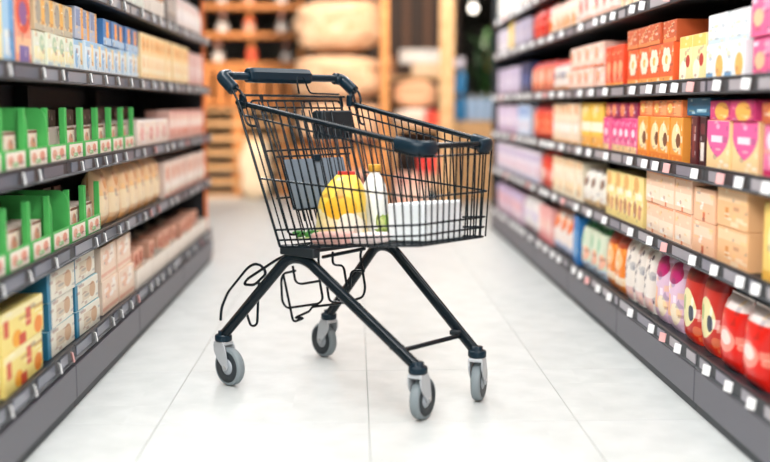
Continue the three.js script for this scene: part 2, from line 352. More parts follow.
// ---- shelving with the green trays
{
  // base shelf
  run('L', 0, 2.22, 2.93, C('carton', 0.34, 0.104, 0.3, ['#ecd98c', ['r', 0, 0, 1, 0.22, '#f3e8b8'], ['r', 0.08, 0.2, 0.1, 0.4, '#d0604a'], ['r', 0.56, 0.15, 0.12, 0.45, '#cf6a55'], ['e', 0.25, 0.55, 0.2, 0.4, '#e7a53a'], ['e', 0.75, 0.5, 0.2, 0.45, '#e58f3c'], ['r', 0.4, 0.7, 0.15, 0.3, '#c94f35']]), 'wide yellow carton with red marks on the base shelf', { rows: 2 });
  run('L', 0, 2.98, 3.56, C('carton', 0.28, 0.082, 0.28, ['#e6e2d4', ['r', 0, 0, 0.12, 1, '#3e7f9a'], ['r', 0.3, 0.25, 0.5, 0.5, '#d8cbb6'], ['e', 0.6, 0.2, 0.25, 0.6, '#c9a98a']], ['#1f6480', ['r', 0.2, 0.2, 0.3, 0.6, '#174e66']], ['#9fc0c8']), 'low carton with teal sides and a pale front on the base shelf', { rows: 3, skip: [] });
  run('L', 0, 3.63, 4.13, C('carton', 0.236, 0.118, 0.26, ['#efd9c6', ['r', 0, 0.78, 1, 0.1, '#e3b6a0'], ['e', 0.2, 0.15, 0.3, 0.45, '#e6bfa8'], ['r', 0.55, 0.2, 0.3, 0.3, '#f6ebdf']]), 'plain cream pink carton stacked in twos on the base shelf', { rows: 2 });
  const trayM = std(0xf0e7da, 0.7);
  const packs = C('snack_pack', 0.1, 0.13, 0.09, ['#e8b7a0', ['r', 0, 0.5, 1, 0.25, '#f3ddca'], ['e', 0.2, 0.1, 0.6, 0.35, '#b3583a'], ['r', 0, 0.9, 1, 0.1, '#a4452f']]);
  for (let i = 0; i < 6; i++) {
    const w = 0.33, z = 4.16 + (i + 0.5) * 0.336, [p, r] = place('L', z, YL[0] + 0.0005, 0.028);
    const t = thing('shelf_tray', `${ORD[i]} white cardboard tray of brown packs from the cream pink cartons, base shelf`, 'tray', p, r, 'white trays on the base shelf');
    part('tray_floor', box(w, 0.003, 0.3, 0, 0.0015, -0.15), trayM, t); part('front_wall', rbox(w, 0.075, 0.004, 0.001, 0, 0.0375, -0.002, 1), trayM, t);
    for (const s of [-1, 1]) part('side_wall', box(0.003, 0.075, 0.29, s * (w / 2 - 0.002), 0.0375, -0.15), trayM, t);
    for (let k = 0; k < 3; k++) if ((i + k * 2) % 4 !== 1) put(packs, 'L', z + (k - 1) * 0.106, YL[0] + 0.004, 0.045 + rnd() * 0.03, `small brown pack, ${ORD[k]} in ${ORD[i]} white tray from the cream pink cartons, base shelf`, 'packs in the white trays', jit(0.03));
  }
  // green display trays, second and third shelf
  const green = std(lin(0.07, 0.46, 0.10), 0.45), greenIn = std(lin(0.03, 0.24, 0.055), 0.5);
  const sw = 0.19, trayLabel = ['green cardboard display tray with cut-away sides on the second shelf', 'green cardboard display tray with cut-away sides on the third shelf'];
  const sideShape = h => { const s = new THREE.Shape(); s.moveTo(0, 0); s.lineTo(0.27, 0); s.lineTo(0.27, h); s.lineTo(0.03, h); s.quadraticCurveTo(0.002, h * 0.98, 0, h * 0.7); s.closePath(); return new THREE.ExtrudeGeometry(s, { depth: 0.007, bevelEnabled: false }); };
  const snack = C('snack_pack', 0.083, 0.1, 0.085, ['#f3e3d6', ['e', 0.2, 0.2, 0.55, 0.45, '#e3a58e'], ['r', 0, 0.72, 1, 0.28, '#f0efe2'], ['r', 0.1, 0.8, 0.5, 0.1, '#c9584c'], ['r', 0, 0, 1, 0.1, '#7a4a38']]);
  const dark = C('coffee_pack', 0.083, 0.155, 0.1, ['#4b372b', ['r', 0.15, 0.2, 0.7, 0.3, '#5c4535']]);
  const panelM = printMat(['#f4eadf', ['e', 0.08, 0.2, 0.3, 0.6, '#e6b49e'], ['e', 0.55, 0.15, 0.3, 0.6, '#dfa08c'], ['r', 0.3, 0.6, 0.3, 0.25, '#a9cf9c']]);
  let n = 0;
  for (const [shelf, z0, cnt, h] of [[1, 2.24, 7, 0.17], [2, 2.24, 10, 0.165]]) for (let i = 0; i < cnt; i++) {
    const z = z0 + (i + 0.5) * 0.196, y = YL[shelf] + 0.0005, [p, r] = place('L', z, y, 0.03);
    const t = thing('display_tray', trayLabel[shelf - 1], 'display tray', p, r, trayLabel[shelf - 1].replace('green cardboard display tray with cut-away sides', 'green trays'));
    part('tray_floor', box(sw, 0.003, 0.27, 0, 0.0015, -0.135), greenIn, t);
    const fw = part('front_wall', rbox(sw, h * 0.36, 0.005, 0.002, 0, h * 0.18, -0.0025, 1), green, t, 'green front wall with a white panel');
    part('white_panel', toCell(cartonGeo(sw * 0.8, h * 0.27, 0.002), panelM.cell), panelM.mat, fw).position.set(0, h * 0.055, 0.0022);
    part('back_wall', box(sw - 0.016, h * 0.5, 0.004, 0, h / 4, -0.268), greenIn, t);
    if (i === 4 && shelf === 1 || i === 3 && shelf === 2) { const sg = sideShape(h); for (const s of [-1, 1]) { const q = part('side_wall', sg, green, t); q.rotation.y = Math.PI / 2; q.position.set(s * (sw / 2 - 0.0038) - 0.0035, 0, 0); } }
    else for (const s of [-1, 1]) { part('side_wall', box(0.005, h * 0.3, 0.265, s * (sw / 2 - 0.0028), h * 0.15, -0.134), green, t); part('corner_post', rbox(0.009, h, 0.018, 0.002, s * (sw / 2 - 0.0047), h / 2, -0.0105, 1), green, t); }
    const nth = ORD[cnt - 1 - i], ref = shelf === 1 ? 'the tan pouches, second shelf' : 'the long pink cartons, third shelf';
    t.userData.label = `${nth} green cardboard display tray from ${ref}`;
    for (const s of [-1, 1]) {
      const half = s < 0 ? 'away from' : 'towards';
      n++;
      put(dark, 'L', z + s * 0.0445, y + 0.004, 0.15 + rnd() * 0.02, `brown pack in ${nth} green tray from ${ref.split(',')[0]}, side ${half} them`, 'brown packs in the green trays');
      if (n % 7 !== 3) put(snack, 'L', z + s * 0.0445, y + 0.004, 0.053 + rnd() * 0.005, `cream pack in ${nth} green tray from ${ref.split(',')[0]}, side ${half} them`, 'cream packs in the green trays');
    }
  }
  run('L', 1, 3.68, 4.8, P('pouch', 0.15, 0.2, 0.09, ['#e9c7a0', ['r', 0.1, 0.45, 0.8, 0.35, '#f4e2c4'], ['e', 0.3, 0.1, 0.4, 0.25, '#c98f5c'], ['r', 0, 0.88, 1, 0.12, '#dba873']], null, '#d9b183'), 'tan and cream pouch beside the green trays on the second shelf');
  run('L', 1, 4.84, 6.17, C('carton', 0.13, 0.165, 0.16, ['#f1ddd2', ['r', 0, 0.6, 1, 0.2, '#fbf4ec'], ['e', 0.2, 0.12, 0.6, 0.4, '#d99f86'], ['r', 0, 0.9, 1, 0.1, '#d77d68']]), 'pinkish white carton next to the tan pouches on the second shelf', { gap: 0.03 });
  run('L', 2, 4.28, 5.02, C('carton', 0.36, 0.112, 0.16, ['#f6e6dc', ['e', 0.15, 0.25, 0.2, 0.5, '#e9b9b0'], ['e', 0.62, 0.25, 0.2, 0.5, '#e2a79c'], ['r', 0, 0, 1, 0.06, '#ffffff'], ['r', 0.4, 0.4, 0.15, 0.25, '#efd0c4']]), 'long pale pink carton with two round prints on the third shelf');
  run('L', 2, 4.34, 5.0, C('brown_carton', 0.15, 0.165, 0.14, ['#3d2a24', ['e', 0.2, 0.2, 0.6, 0.4, '#6d3d30']]), 'dark brown carton behind the long pale pink cartons', { inset: 0.21 });
  run('L', 2, 5.06, 6.17, C('carton', 0.1, 0.15, 0.12, ['#eec9bd', ['r', 0, 0.3, 1, 0.25, '#f8e8df'], ['e', 0.2, 0.55, 0.6, 0.3, '#d9846a'], ['r', 0, 0, 1, 0.1, '#c8877d']]), 'rosy carton on the third shelf near the orange end panel', { gap: 0.012 });
  // fourth shelf
  run('L', 3, 2.24, 2.70, C('carton', 0.15, 0.2, 0.1, ['#f3d98e', ['r', 0, 0.6, 1, 0.3, '#f8e9bd'], ['e', 0.2, 0.1, 0.6, 0.35, '#e8a94c']]), 'tall buttery yellow carton beside the slim blue box');
  run('L', 3, 2.705, 2.8, C('slim_box', 0.092, 0.21, 0.1, ['#a9cbe4', ['r', 0.55, 0, 0.45, 1, '#6aa2cf'], ['r', 0.1, 0.55, 0.4, 0.3, '#e6eff3']]), 'slim light blue box beside the buttery yellow cartons');
  run('L', 3, 2.805, 2.94, C('carton', 0.13, 0.205, 0.12, ['#e9a58c', ['e', 0.05, 0.05, 0.9, 0.5, '#d5583d'], ['e', 0.25, 0.15, 0.5, 0.3, '#8b5a8f'], ['r', 0, 0.6, 1, 0.2, '#f2c6a2'], ['r', 0.2, 0.7, 0.6, 0.3, '#7f6da6']]), 'carton with a red and purple round print beside the slim blue box');
  const oat = C('carton', 0.098, 0.108, 0.12, ['#e7ead9', ['r', 0, 0.4, 1, 0.3, '#f5efc9'], ['e', 0.5, 0.1, 0.4, 0.4, '#b9cdb0'], ['r', 0, 0.75, 0.5, 0.2, '#c7d4d6']]);
  run('L', 3, 2.95, 3.36, oat, 'small pale green carton in the lower row of the fourth shelf');
  run('L', 3, 2.95, 3.36, C('carton', 0.098, 0.095, 0.12, ['#d2bf9d', ['e', 0.1, 0.1, 0.5, 0.7, '#a39d92'], ['r', 0.6, 0, 0.4, 1, '#e4b25f'], ['r', 0, 0.8, 1, 0.2, '#bfb6a4']]), 'small beige and amber carton stacked on pale green cartons', { lift: 0.1086 });
  const sky = C('carton', 0.1, 0.112, 0.12, ['#dfeaf0', ['r', 0, 0, 1, 0.18, '#a9c9e2'], ['e', 0.1, 0.3, 0.35, 0.5, '#9ec2df'], ['r', 0.7, 0.1, 0.3, 0.6, '#f2d9a8'], ['r', 0, 0.85, 1, 0.15, '#c5d8e4']]);
  run('L', 3, 3.37, 4.36, sky, 'pale blue carton in the lower row of the fourth shelf');
  run('L', 3, 3.37, 3.7, C('carton', 0.1, 0.1, 0.12, ['#b3b9c8', ['r', 0.1, 0.1, 0.5, 0.5, '#8693b2'], ['r', 0.65, 0, 0.35, 1, '#e1a765']]), 'grey blue carton with an amber edge stacked on pale blue cartons', { lift: 0.1126 });
  run('L', 3, 3.74, 4.36, C('carton', 0.12, 0.09, 0.12, ['#4d7fb4', ['r', 0.35, 0.1, 0.3, 0.7, '#ec9b45'], ['r', 0, 0.7, 1, 0.3, '#aec6dc'], ['r', 0.75, 0, 0.25, 0.7, '#1f3d68']]), 'navy and orange carton stacked on pale blue cartons', { lift: 0.1126 });
  run('L', 3, 4.38, 5.62, C('carton', 0.086, 0.2, 0.12, ['#f7ddb0', ['r', 0, 0.45, 1, 0.35, '#fbeed2'], ['e', 0.15, 0.08, 0.7, 0.3, '#ecae6b'], ['r', 0.3, 0.5, 0.4, 0.2, '#f0c48d'], ['r', 0, 0.9, 1, 0.1, '#e5a565']]), 'tall cream and apricot carton on the fourth shelf');
  run('L', 3, 5.64, 6.17, C('carton', 0.08, 0.185, 0.12, ['#e3bfb8', ['r', 0, 0.4, 1, 0.3, '#f0d9d4'], ['r', 0, 0.85, 1, 0.15, '#cf7f6a']]), 'dusky pink carton on the fourth shelf near the orange panel');
  // fifth shelf
  run('L', 4, 2.5, 4.5, C('carton', 0.092, 0.17, 0.1, ['#dfe4dc', ['r', 0, 0.35, 1, 0.3, '#f1f3ea'], ['e', 0.2, 0.05, 0.6, 0.3, '#b5c6c0'], ['r', 0, 0.9, 1, 0.1, '#9db0b2']]), 'pale mint carton on the fifth shelf');
  const glassTan = std(lin(0.55, 0.33, 0.2), 0.25), capD = std(lin(0.1, 0.07, 0.06), 0.4), labelM = std(lin(0.8, 0.72, 0.64), 0.6);
  const sauce = (() => { const m = shade(new THREE.Mesh(lathe([[0, 0], [0.034, 0], [0.037, 0.006], [0.037, 0.11], [0.03, 0.14], [0.014, 0.165], [0.013, 0.19], [0, 0.19]]).translate(0, 0, -0.04), glassTan)); part('cap', lathe([[0, 0], [0.016, 0], [0.016, 0.025], [0, 0.026]]).translate(0, 0.188, -0.04), capD, m); part('label', lathe([[0.0372, 0.03], [0.0376, 0.031], [0.0376, 0.095], [0.0372, 0.096]]).translate(0, 0, -0.04), labelM, m); return { node: m, name: 'bottle', category: 'bottle', w: 0.08, h: 0.21 }; })();
  run('L', 4, 4.55, 5.0, sauce, 'tan bottle with a dark cap on the fifth shelf', { gap: 0.01 });
  run('L', 4, 5.04, 5.34, C('canister', 0.09, 0.2, 0.09, ['#8f8884', ['r', 0, 0.4, 1, 0.25, '#b9b2ac']]), 'grey slim box beside the tan bottles');
  run('L', 4, 5.38, 6.17, P('pouch', 0.11, 0.18, 0.07, ['#eadfdc', ['r', 0.1, 0.4, 0.8, 0.3, '#f6f0ee'], ['e', 0.25, 0.1, 0.5, 0.25, '#d9a89c'], ['r', 0, 0.85, 1, 0.15, '#c97b66']], null, '#e5d8d5'), 'off white pouch on the fifth shelf near the orange panel');
}
// ---- shelving with sweets
{
  // base shelf: pouches
  run('R', 0, 2.25, 2.6, P('pouch', 0.16, 0.21, 0.09, ['#f0c24a', ['e', 0.2, 0.3, 0.6, 0.4, '#f7e3a1'], ['r', 0, 0.85, 1, 0.15, '#e08a2e']], null, '#f3dc8b'), 'bright yellow pouch on the base shelf beside red pouches');
  run('R', 0, 2.62, 2.98, P('pouch', 0.165, 0.205, 0.1, ['#d8261c', ['e', 0.2, 0.4, 0.6, 0.35, '#f4998a'], ['r', 0, 0, 1, 0.18, '#f0e2dc'], ['e', 0.3, 0.45, 0.4, 0.2, '#fbe6df']], null, '#efe0da'), 'glossy red pouch with a white top on the base shelf');
  run('R', 0, 3.0, 3.32, P('pouch', 0.155, 0.24, 0.09, ['#c23a30', ['e', 0.05, 0.3, 0.8, 0.5, '#e9dfae'], ['e', 0.2, 0.4, 0.25, 0.2, '#a9b16a'], ['e', 0.6, 0.5, 0.2, 0.2, '#3c3f4c'], ['r', 0, 0.85, 1, 0.15, '#dc3a26'], ['r', 0, 0, 1, 0.2, '#8d1d1e']], null, '#8d1d1e'), 'dark red pouch with a pale yellow print on the base shelf');
  run('R', 0, 3.34, 3.64, P('pouch', 0.145, 0.235, 0.09, ['#e2c4d6', ['e', 0.2, 0.05, 0.7, 0.3, '#b3246a'], ['r', 0, 0.5, 0.5, 0.3, '#f0b98f'], ['e', 0.5, 0.6, 0.4, 0.3, '#f5e6cd']], null, '#c7a9bd'), 'lilac pouch with a magenta print on the base shelf');
  run('R', 0, 3.66, 4.02, P('pouch', 0.115, 0.23, 0.08, ['#efe7df', ['d', 0.1, 0.1, 0.8, 0.8, '#5a4a50'], ['r', 0.1, 0.75, 0.8, 0.2, '#e7c6c2']], null, '#cfc4bd'), 'white pouch with dark spots on the base shelf');
  run('R', 0, 4.04, 4.36, P('pouch', 0.15, 0.22, 0.09, ['#e88a3c', ['e', 0.2, 0.25, 0.6, 0.35, '#f3c08d'], ['r', 0, 0, 1, 0.2, '#a8452c'], ['r', 0.1, 0.7, 0.8, 0.15, '#f7e1c8']], null, '#b2502f'), 'orange pouch with a rust top on the base shelf');
  run('R', 0, 4.38, 4.82, P('pouch', 0.14, 0.215, 0.09, ['#dfe6d2', ['e', 0.1, 0.2, 0.5, 0.3, '#a8cfae'], ['e', 0.5, 0.5, 0.4, 0.3, '#f0bfa8'], ['r', 0, 0.8, 1, 0.2, '#c8d9e8'], ['r', 0, 0, 1, 0.12, '#2f7d4e']], null, '#3a8257'), 'pastel pouch with a green top on the base shelf');
  run('R', 0, 4.84, 5.0, C('slim_box', 0.075, 0.225, 0.1, ['#2f78b8', ['r', 0.3, 0.3, 0.4, 0.5, '#78b2dc']]), 'slim bright blue box between pastel and coral pouches');
  run('R', 0, 5.02, 5.5, P('pouch', 0.15, 0.2, 0.09, ['#f3e7e0', ['e', 0.2, 0.05, 0.65, 0.4, '#e77f4a'], ['r', 0, 0.75, 1, 0.25, '#cfd6ea']], null, '#e77f4a'), 'white pouch with a coral top on the base shelf');
  run('R', 0, 5.52, 5.9, C('carton', 0.12, 0.19, 0.1, ['#eeb4b0', ['e', 0.2, 0.3, 0.6, 0.4, '#f8ddd8'], ['r', 0, 0.85, 1, 0.15, '#d67f86']]), 'soft pink carton on the base shelf beside coral topped pouches');
  run('R', 0, 5.93, 6.5, P('pouch', 0.13, 0.19, 0.08, ['#f2eeec', ['e', 0.25, 0.3, 0.5, 0.4, '#d3c6dc'], ['r', 0, 0.85, 1, 0.15, '#e2bfc6']], null, '#e7e0e0'), 'plain white pouch on the base shelf beside pink cartons');
  run('R', 0, 6.52, 7.72, C('carton', 0.14, 0.18, 0.12, ['#dcc2d3', ['e', 0.1, 0.3, 0.6, 0.4, '#e9b6bd'], ['r', 0, 0, 1, 0.15, '#c3b8d9'], ['r', 0.4, 0.6, 0.6, 0.2, '#f2e8ef']]), 'lilac and rose carton on the base shelf');
  // second shelf
  run('R', 1, 2.25, 2.66, C('carton', 0.195, 0.2, 0.14, ['#f1cf7c', ['e', 0.2, 0.2, 0.6, 0.5, '#f8ecc4'], ['e', 0.35, 0.35, 0.3, 0.25, '#b9cdb8'], ['r', 0, 0.85, 1, 0.15, '#eab75a']]), 'large pale yellow carton on the second shelf');
  run('R', 1, 2.745, 2.985, C('carton', 0.235, 0.108, 0.16, ['#f0c194', ['r', 0.05, 0.1, 0.9, 0.25, '#f5d2ac'], ['r', 0.3, 0.5, 0.1, 0.3, '#d9924f']]), 'wide caramel carton stacked in twos on the second shelf', { rows: 2 });
  run('R', 1, 3.0, 3.2, C('carton', 0.19, 0.1, 0.16, ['#f3c5a4', ['r', 0.1, 0.15, 0.8, 0.3, '#f8dcc4'], ['r', 0.45, 0.7, 0.1, 0.3, '#cf6f4c']]), 'salmon carton in the lower stack beside caramel cartons', { rows: 2 });
  run('R', 1, 3.22, 3.74, C('carton', 0.17, 0.108, 0.16, ['#f8d4ba', ['r', 0.05, 0.45, 0.9, 0.4, '#fbe8d4'], ['r', 0.42, 0.85, 0.1, 0.15, '#d9855f'], ['r', 0.05, 0.02, 0.9, 0.06, '#e8a582']]), 'peach carton stacked in twos on the second shelf', { rows: 2 });
  run('R', 1, 3.78, 4.36, C('carton', 0.14, 0.185, 0.12, ['#fae3a0', ['e', 0.1, 0.5, 0.32, 0.34, '#b98460'], ['e', 0.1, 0.04, 0.5, 0.3, '#e9b877'], ['e', 0.55, 0.55, 0.3, 0.3, '#dba27f'], ['r', 0.3, 0.35, 0.6, 0.12, '#fff5d8']]), 'yellow carton with brown round prints on the second shelf');
  run('R', 1, 4.4, 4.78, P('pouch', 0.12, 0.16, 0.08, ['#f6f1e8', ['e', 0.3, 0.2, 0.5, 0.25, '#8d7468'], ['r', 0, 0.8, 1, 0.2, '#f0d2a8']], null, '#d8cfc7'), 'short white pouch with a brown print on the second shelf');
  run('R', 1, 4.82, 5.52, C('carton', 0.13, 0.185, 0.12, ['#fbf0db', ['r', 0, 0, 1, 0.2, '#e9c9a4'], ['e', 0.25, 0.55, 0.5, 0.35, '#f4cf9f']]), 'ivory carton with a tan top on the second shelf');
  run('R', 1, 5.55, 5.95, P('pouch', 0.13, 0.2, 0.08, ['#e8604c', ['r', 0, 0, 1, 0.3, '#d33a3a'], ['e', 0.25, 0.45, 0.5, 0.35, '#f9d6cd']], null, '#cf3a38'), 'red pouch with a white oval on the second shelf');
  run('R', 1, 5.97, 7.72, C('carton', 0.145, 0.185, 0.12, ['#ece4ec', ['r', 0, 0.15, 1, 0.2, '#c9bbd6'], ['e', 0.5, 0.45, 0.45, 0.35, '#e6c3cd'], ['r', 0, 0.85, 0.7, 0.15, '#b9c2dd']]), 'lavender and white carton on the second shelf');
  // third shelf
  run('R', 2, 2.25, 2.68, C('carton', 0.21, 0.14, 0.14, ['#ea7fa6', ['e', 0.1, 0.1, 0.5, 0.4, '#fbe3ea'], ['r', 0, 0.82, 1, 0.18, '#c2185e'], ['e', 0.2, 0.6, 0.4, 0.2, '#f3c3d2']]), 'rose carton with a deep magenta base on the third shelf');
  run('R', 2, 2.25, 2.68, C('low_carton', 0.21, 0.055, 0.14, ['#b85c34', ['e', 0.2, 0.2, 0.5, 0.6, '#e0a35a']]), 'low rust brown carton lying on the rose cartons', { lift: 0.1406 });
  run('R', 2, 2.72, 3.1, C('heart_box', 0.186, 0.145, 0.14, ['#f8d6a4', ['h', 0.03, 0, 0.94, 0.72, '#ec6ba0'], ['r', 0.22, 0.3, 0.5, 0.13, '#fbe7ee'], ['e', 0.42, 0.08, 0.16, 0.1, '#f6b6cf'], ['r', 0, 0.94, 1, 0.06, '#f1b35e']]), 'cream box with a large pink heart flap on the third shelf');
  run('R', 2, 2.73, 3.1, C('low_carton', 0.18, 0.056, 0.14, ['#d04a7c', ['e', 0.25, 0.1, 0.6, 0.9, '#f0b25c'], ['r', 0.85, 0, 0.15, 1, '#b02a60']]), 'low magenta and gold carton lying on the heart boxes', { lift: 0.1456 });
  run('R', 2, 3.13, 3.19, C('tall_box', 0.06, 0.155, 0.12, ['#3b1218', ['r', 0.25, 0.5, 0.5, 0.35, '#f0e6df'], ['r', 0.2, 0.15, 0.6, 0.2, '#6c2a30']]), 'narrow dark maroon box beside the heart boxes');
  run('R', 2, 3.195, 3.255, C('tall_box', 0.058, 0.155, 0.12, ['#551a1f', ['r', 0.3, 0.2, 0.4, 0.6, '#7c2f2b']]), 'narrow wine red box beside the maroon box');
  run('R', 2, 3.08, 3.32, C('low_carton', 0.215, 0.055, 0.14, ['#17607e', ['r', 0.45, 0.62, 0.4, 0.18, '#9fc3ce']]), 'low petrol blue carton lying on the maroon boxes', { lift: 0.1562, inset: 0.03 });
  run('R', 2, 3.335, 3.86, C('carton', 0.128, 0.15, 0.12, ['#f3a14d', ['e', 0.15, 0.15, 0.7, 0.6, '#fbe2b4'], ['e', 0.5, 0.35, 0.35, 0.3, '#7a4a30'], ['r', 0, 0.8, 1, 0.2, '#eb8a3e']]), 'amber carton with a cream and brown print on the third shelf');
  run('R', 2, 3.335, 3.86, C('low_carton', 0.17, 0.055, 0.12, ['#f08a55', ['e', 0.1, 0.2, 0.3, 0.6, '#f7c06e'], ['r', 0.5, 0.1, 0.4, 0.8, '#f6a877']]), 'low coral and gold carton lying on the amber cartons', { lift: 0.1506 });
  run('R', 2, 3.88, 4.4, C('carton', 0.1, 0.14, 0.12, ['#ef88a8', ['h', 0.05, 0, 0.9, 0.7, '#e8538c'], ['e', 0.25, 0.3, 0.5, 0.22, '#fbe3ea'], ['r', 0, 0.75, 1, 0.25, '#f6cfa0']]), 'small pink carton with a white oval on the third shelf');
  run('R', 2, 3.88, 4.4, C('low_carton', 0.125, 0.058, 0.12, ['#b43a5c', ['e', 0.1, 0.1, 0.5, 0.8, '#e98b60'], ['r', 0.7, 0, 0.3, 1, '#8c2450']]), 'low wine and coral carton lying on small pink cartons', { lift: 0.1406 });
  run('R', 2, 4.43, 4.86, C('carton', 0.2, 0.2, 0.14, ['#f4c85e', ['r', 0, 0.42, 1, 0.2, '#fdf6e2'], ['r', 0, 0.72, 1, 0.28, '#f6b45c'], ['e', 0.1, 0.1, 0.4, 0.25, '#f8dc8e']]), 'golden carton with a white band on the third shelf');
  run('R', 2, 4.9, 5.56, C('carton', 0.125, 0.2, 0.12, ['#fbe8d2', ['e', 0.25, 0.04, 0.5, 0.25, '#eeaa72'], ['r', 0, 0.5, 1, 0.2, '#fffaf2'], ['r', 0, 0.88, 1, 0.12, '#f2c08c']]), 'cream carton with an orange round top print on the third shelf');
  run('R', 2, 5.6, 6.22, P('pouch', 0.14, 0.195, 0.09, ['#e8533f', ['e', 0.2, 0.3, 0.6, 0.5, '#f3936e'], ['r', 0, 0, 1, 0.2, '#c81f2c'], ['r', 0, 0.85, 1, 0.15, '#b33a2a']], null, '#c81f2c'), 'scarlet and orange pouch on the third shelf');
  run('R', 2, 6.28, 6.75, C('slim_box', 0.085, 0.2, 0.12, ['#d9e4f2', ['r', 0.1, 0.1, 0.6, 0.3, '#4f86c4'], ['e', 0.3, 0.5, 0.5, 0.35, '#f3e4ee']]), 'slim white and blue box on the third shelf');
  run('R', 2, 6.77, 7.72, C('carton', 0.15, 0.19, 0.12, ['#d9cbe0', ['e', 0.2, 0.3, 0.6, 0.4, '#ebe0ee'], ['r', 0.1, 0.8, 0.8, 0.15, '#c7a9c2']]), 'dull lavender carton on the third shelf');
  // fourth shelf
  run('R', 3, 2.25, 2.78, C('carton', 0.17, 0.108, 0.14, ['#ea6f9a', ['e', 0.1, 0.35, 0.4, 0.4, '#f5c4a0'], ['r', 0.5, 0.1, 0.4, 0.3, '#f29bba'], ['r', 0, 0, 1, 0.1, '#c94f80']]), 'hot pink carton stacked in twos on the fourth shelf', { rows: 2 });
  run('R', 3, 2.81, 3.13, C('carton', 0.152, 0.108, 0.14, ['#f1f5f4', ['e', 0.55, 0.3, 0.4, 0.6, '#f2b86e'], ['r', 0, 0.75, 0.4, 0.25, '#7aa6c8']]), 'white carton with an amber print in the lower row of the fourth shelf');
  run('R', 3, 2.81, 3.13, C('carton', 0.152, 0.085, 0.14, ['#f3f6f5', ['r', 0.1, 0.1, 0.7, 0.35, '#e4ecec'], ['r', 0, 0.8, 1, 0.2, '#cfdade']]), 'plain white carton stacked on white cartons with amber print', { lift: 0.1086 });
  run('R', 3, 3.16, 3.42, C('carton', 0.125, 0.15, 0.12, ['#f9e6b2', ['r', 0, 0, 1, 0.25, '#f6cf74'], ['e', 0.55, 0.4, 0.3, 0.25, '#b93a2c'], ['e', 0.1, 0.5, 0.5, 0.4, '#fdf6e4']]), 'pale yellow carton with a small red spot on the fourth shelf');
  run('R', 3, 3.45, 4.06, C('carton', 0.148, 0.14, 0.12, ['#ea6b3c', ['f', 0.15, 0.1, 0.7, 0.6, '#fbe9d6'], ['r', 0, 0.78, 1, 0.22, '#f3a65c'], ['e', 0.4, 0.3, 0.2, 0.2, '#f2b24e']]), 'orange red carton with a white flower on the fourth shelf');
  run('R', 3, 3.45, 4.06, C('low_carton', 0.148, 0.072, 0.12, ['#c9623a', ['d', 0.1, 0.1, 0.8, 0.8, '#f2c9a0'], ['r', 0, 0.8, 1, 0.2, '#e58a54']]), 'rust carton with pale dots stacked on white flower cartons', { lift: 0.1406, skip: [] });
  run('R', 3, 4.09, 4.4, C('carton', 0.1, 0.17, 0.12, ['#e8552f', ['e', 0.2, 0.35, 0.6, 0.4, '#f7b089'], ['r', 0, 0.85, 1, 0.15, '#f0a04f']]), 'vermilion carton with a peach oval on the fourth shelf');
  run('R', 3, 4.43, 5.14, C('carton', 0.17, 0.1, 0.12, ['#f6d3c2', ['e', 0.1, 0.15, 0.3, 0.5, '#e29b7c'], ['r', 0.5, 0.3, 0.4, 0.4, '#fae6da'], ['r', 0, 0.88, 1, 0.12, '#ea8664']]), 'blush carton stacked in twos on the fourth shelf', { rows: 2 });
  run('R', 3, 5.2, 5.62, P('pouch', 0.13, 0.16, 0.08, ['#f5ece4', ['e', 0.2, 0.3, 0.3, 0.3, '#4a5f8f'], ['e', 0.55, 0.35, 0.25, 0.25, '#5a6a96'], ['r', 0, 0, 1, 0.2, '#d9413a'], ['r', 0, 0.8, 1, 0.2, '#f0b08a']], null, '#d9413a'), 'white pouch with a red top and blue prints on the fourth shelf');
  run('R', 3, 5.65, 6.25, P('pouch', 0.14, 0.17, 0.08, ['#ef8a70', ['e', 0.2, 0.25, 0.6, 0.4, '#f9cdb8'], ['r', 0, 0, 1, 0.15, '#cf3a3d']], null, '#cf3a3d'), 'coral pouch with a crimson top on the fourth shelf');
  run('R', 3, 6.3, 6.7, C('slim_box', 0.09, 0.19, 0.12, ['#23335c', ['e', 0.2, 0.3, 0.6, 0.4, '#5a6ea6']]), 'slim dark blue box on the fourth shelf');
  run('R', 3, 6.73, 7.72, C('carton', 0.15, 0.185, 0.12, ['#cfc4d8', ['e', 0.2, 0.3, 0.6, 0.4, '#e4dbe8'], ['r', 0, 0.8, 1, 0.2, '#b7a9c4']]), 'greyish lavender carton on the fourth shelf');
  // fifth shelf
  run('R', 4, 3.0, 4.2, C('carton', 0.14, 0.19, 0.12, ['#f5dcb8', ['e', 0.15, 0.35, 0.5, 0.4, '#e99a55'], ['r', 0.5, 0.55, 0.5, 0.3, '#fbf0dc'], ['r', 0, 0.9, 1, 0.1, '#c97f4c']]), 'cream carton with an orange oval on the fifth shelf');
  run('R', 4, 4.24, 5.0, P('pouch', 0.145, 0.19, 0.08, ['#f7ece6', ['e', 0.3, 0.35, 0.3, 0.3, '#d33a36'], ['r', 0, 0.78, 1, 0.22, '#f0c3b0']], null, '#efe0da'), 'white pouch with a red oval on the fifth shelf');
  run('R', 4, 5.03, 5.7, P('pouch', 0.13, 0.175, 0.08, ['#f8e6d8', ['e', 0.2, 0.5, 0.6, 0.35, '#efa257'], ['r', 0, 0, 1, 0.2, '#f1c9b8']], null, '#f1c9b8'), 'cream pouch with an orange oval on the fifth shelf');
  run('R', 4, 5.72, 6.3, P('pouch', 0.17, 0.2, 0.1, ['#d92a20', ['e', 0.3, 0.3, 0.4, 0.3, '#ef6a48'], ['r', 0.1, 0.85, 0.8, 0.15, '#f08a3c']], null, '#b81c18'), 'big scarlet pouch on the fifth shelf');
  run('R', 4, 6.33, 6.95, C('carton', 0.15, 0.17, 0.12, ['#b9b2c4', ['e', 0.2, 0.3, 0.6, 0.4, '#d6d0dc']]), 'slate lilac carton on the fifth shelf');
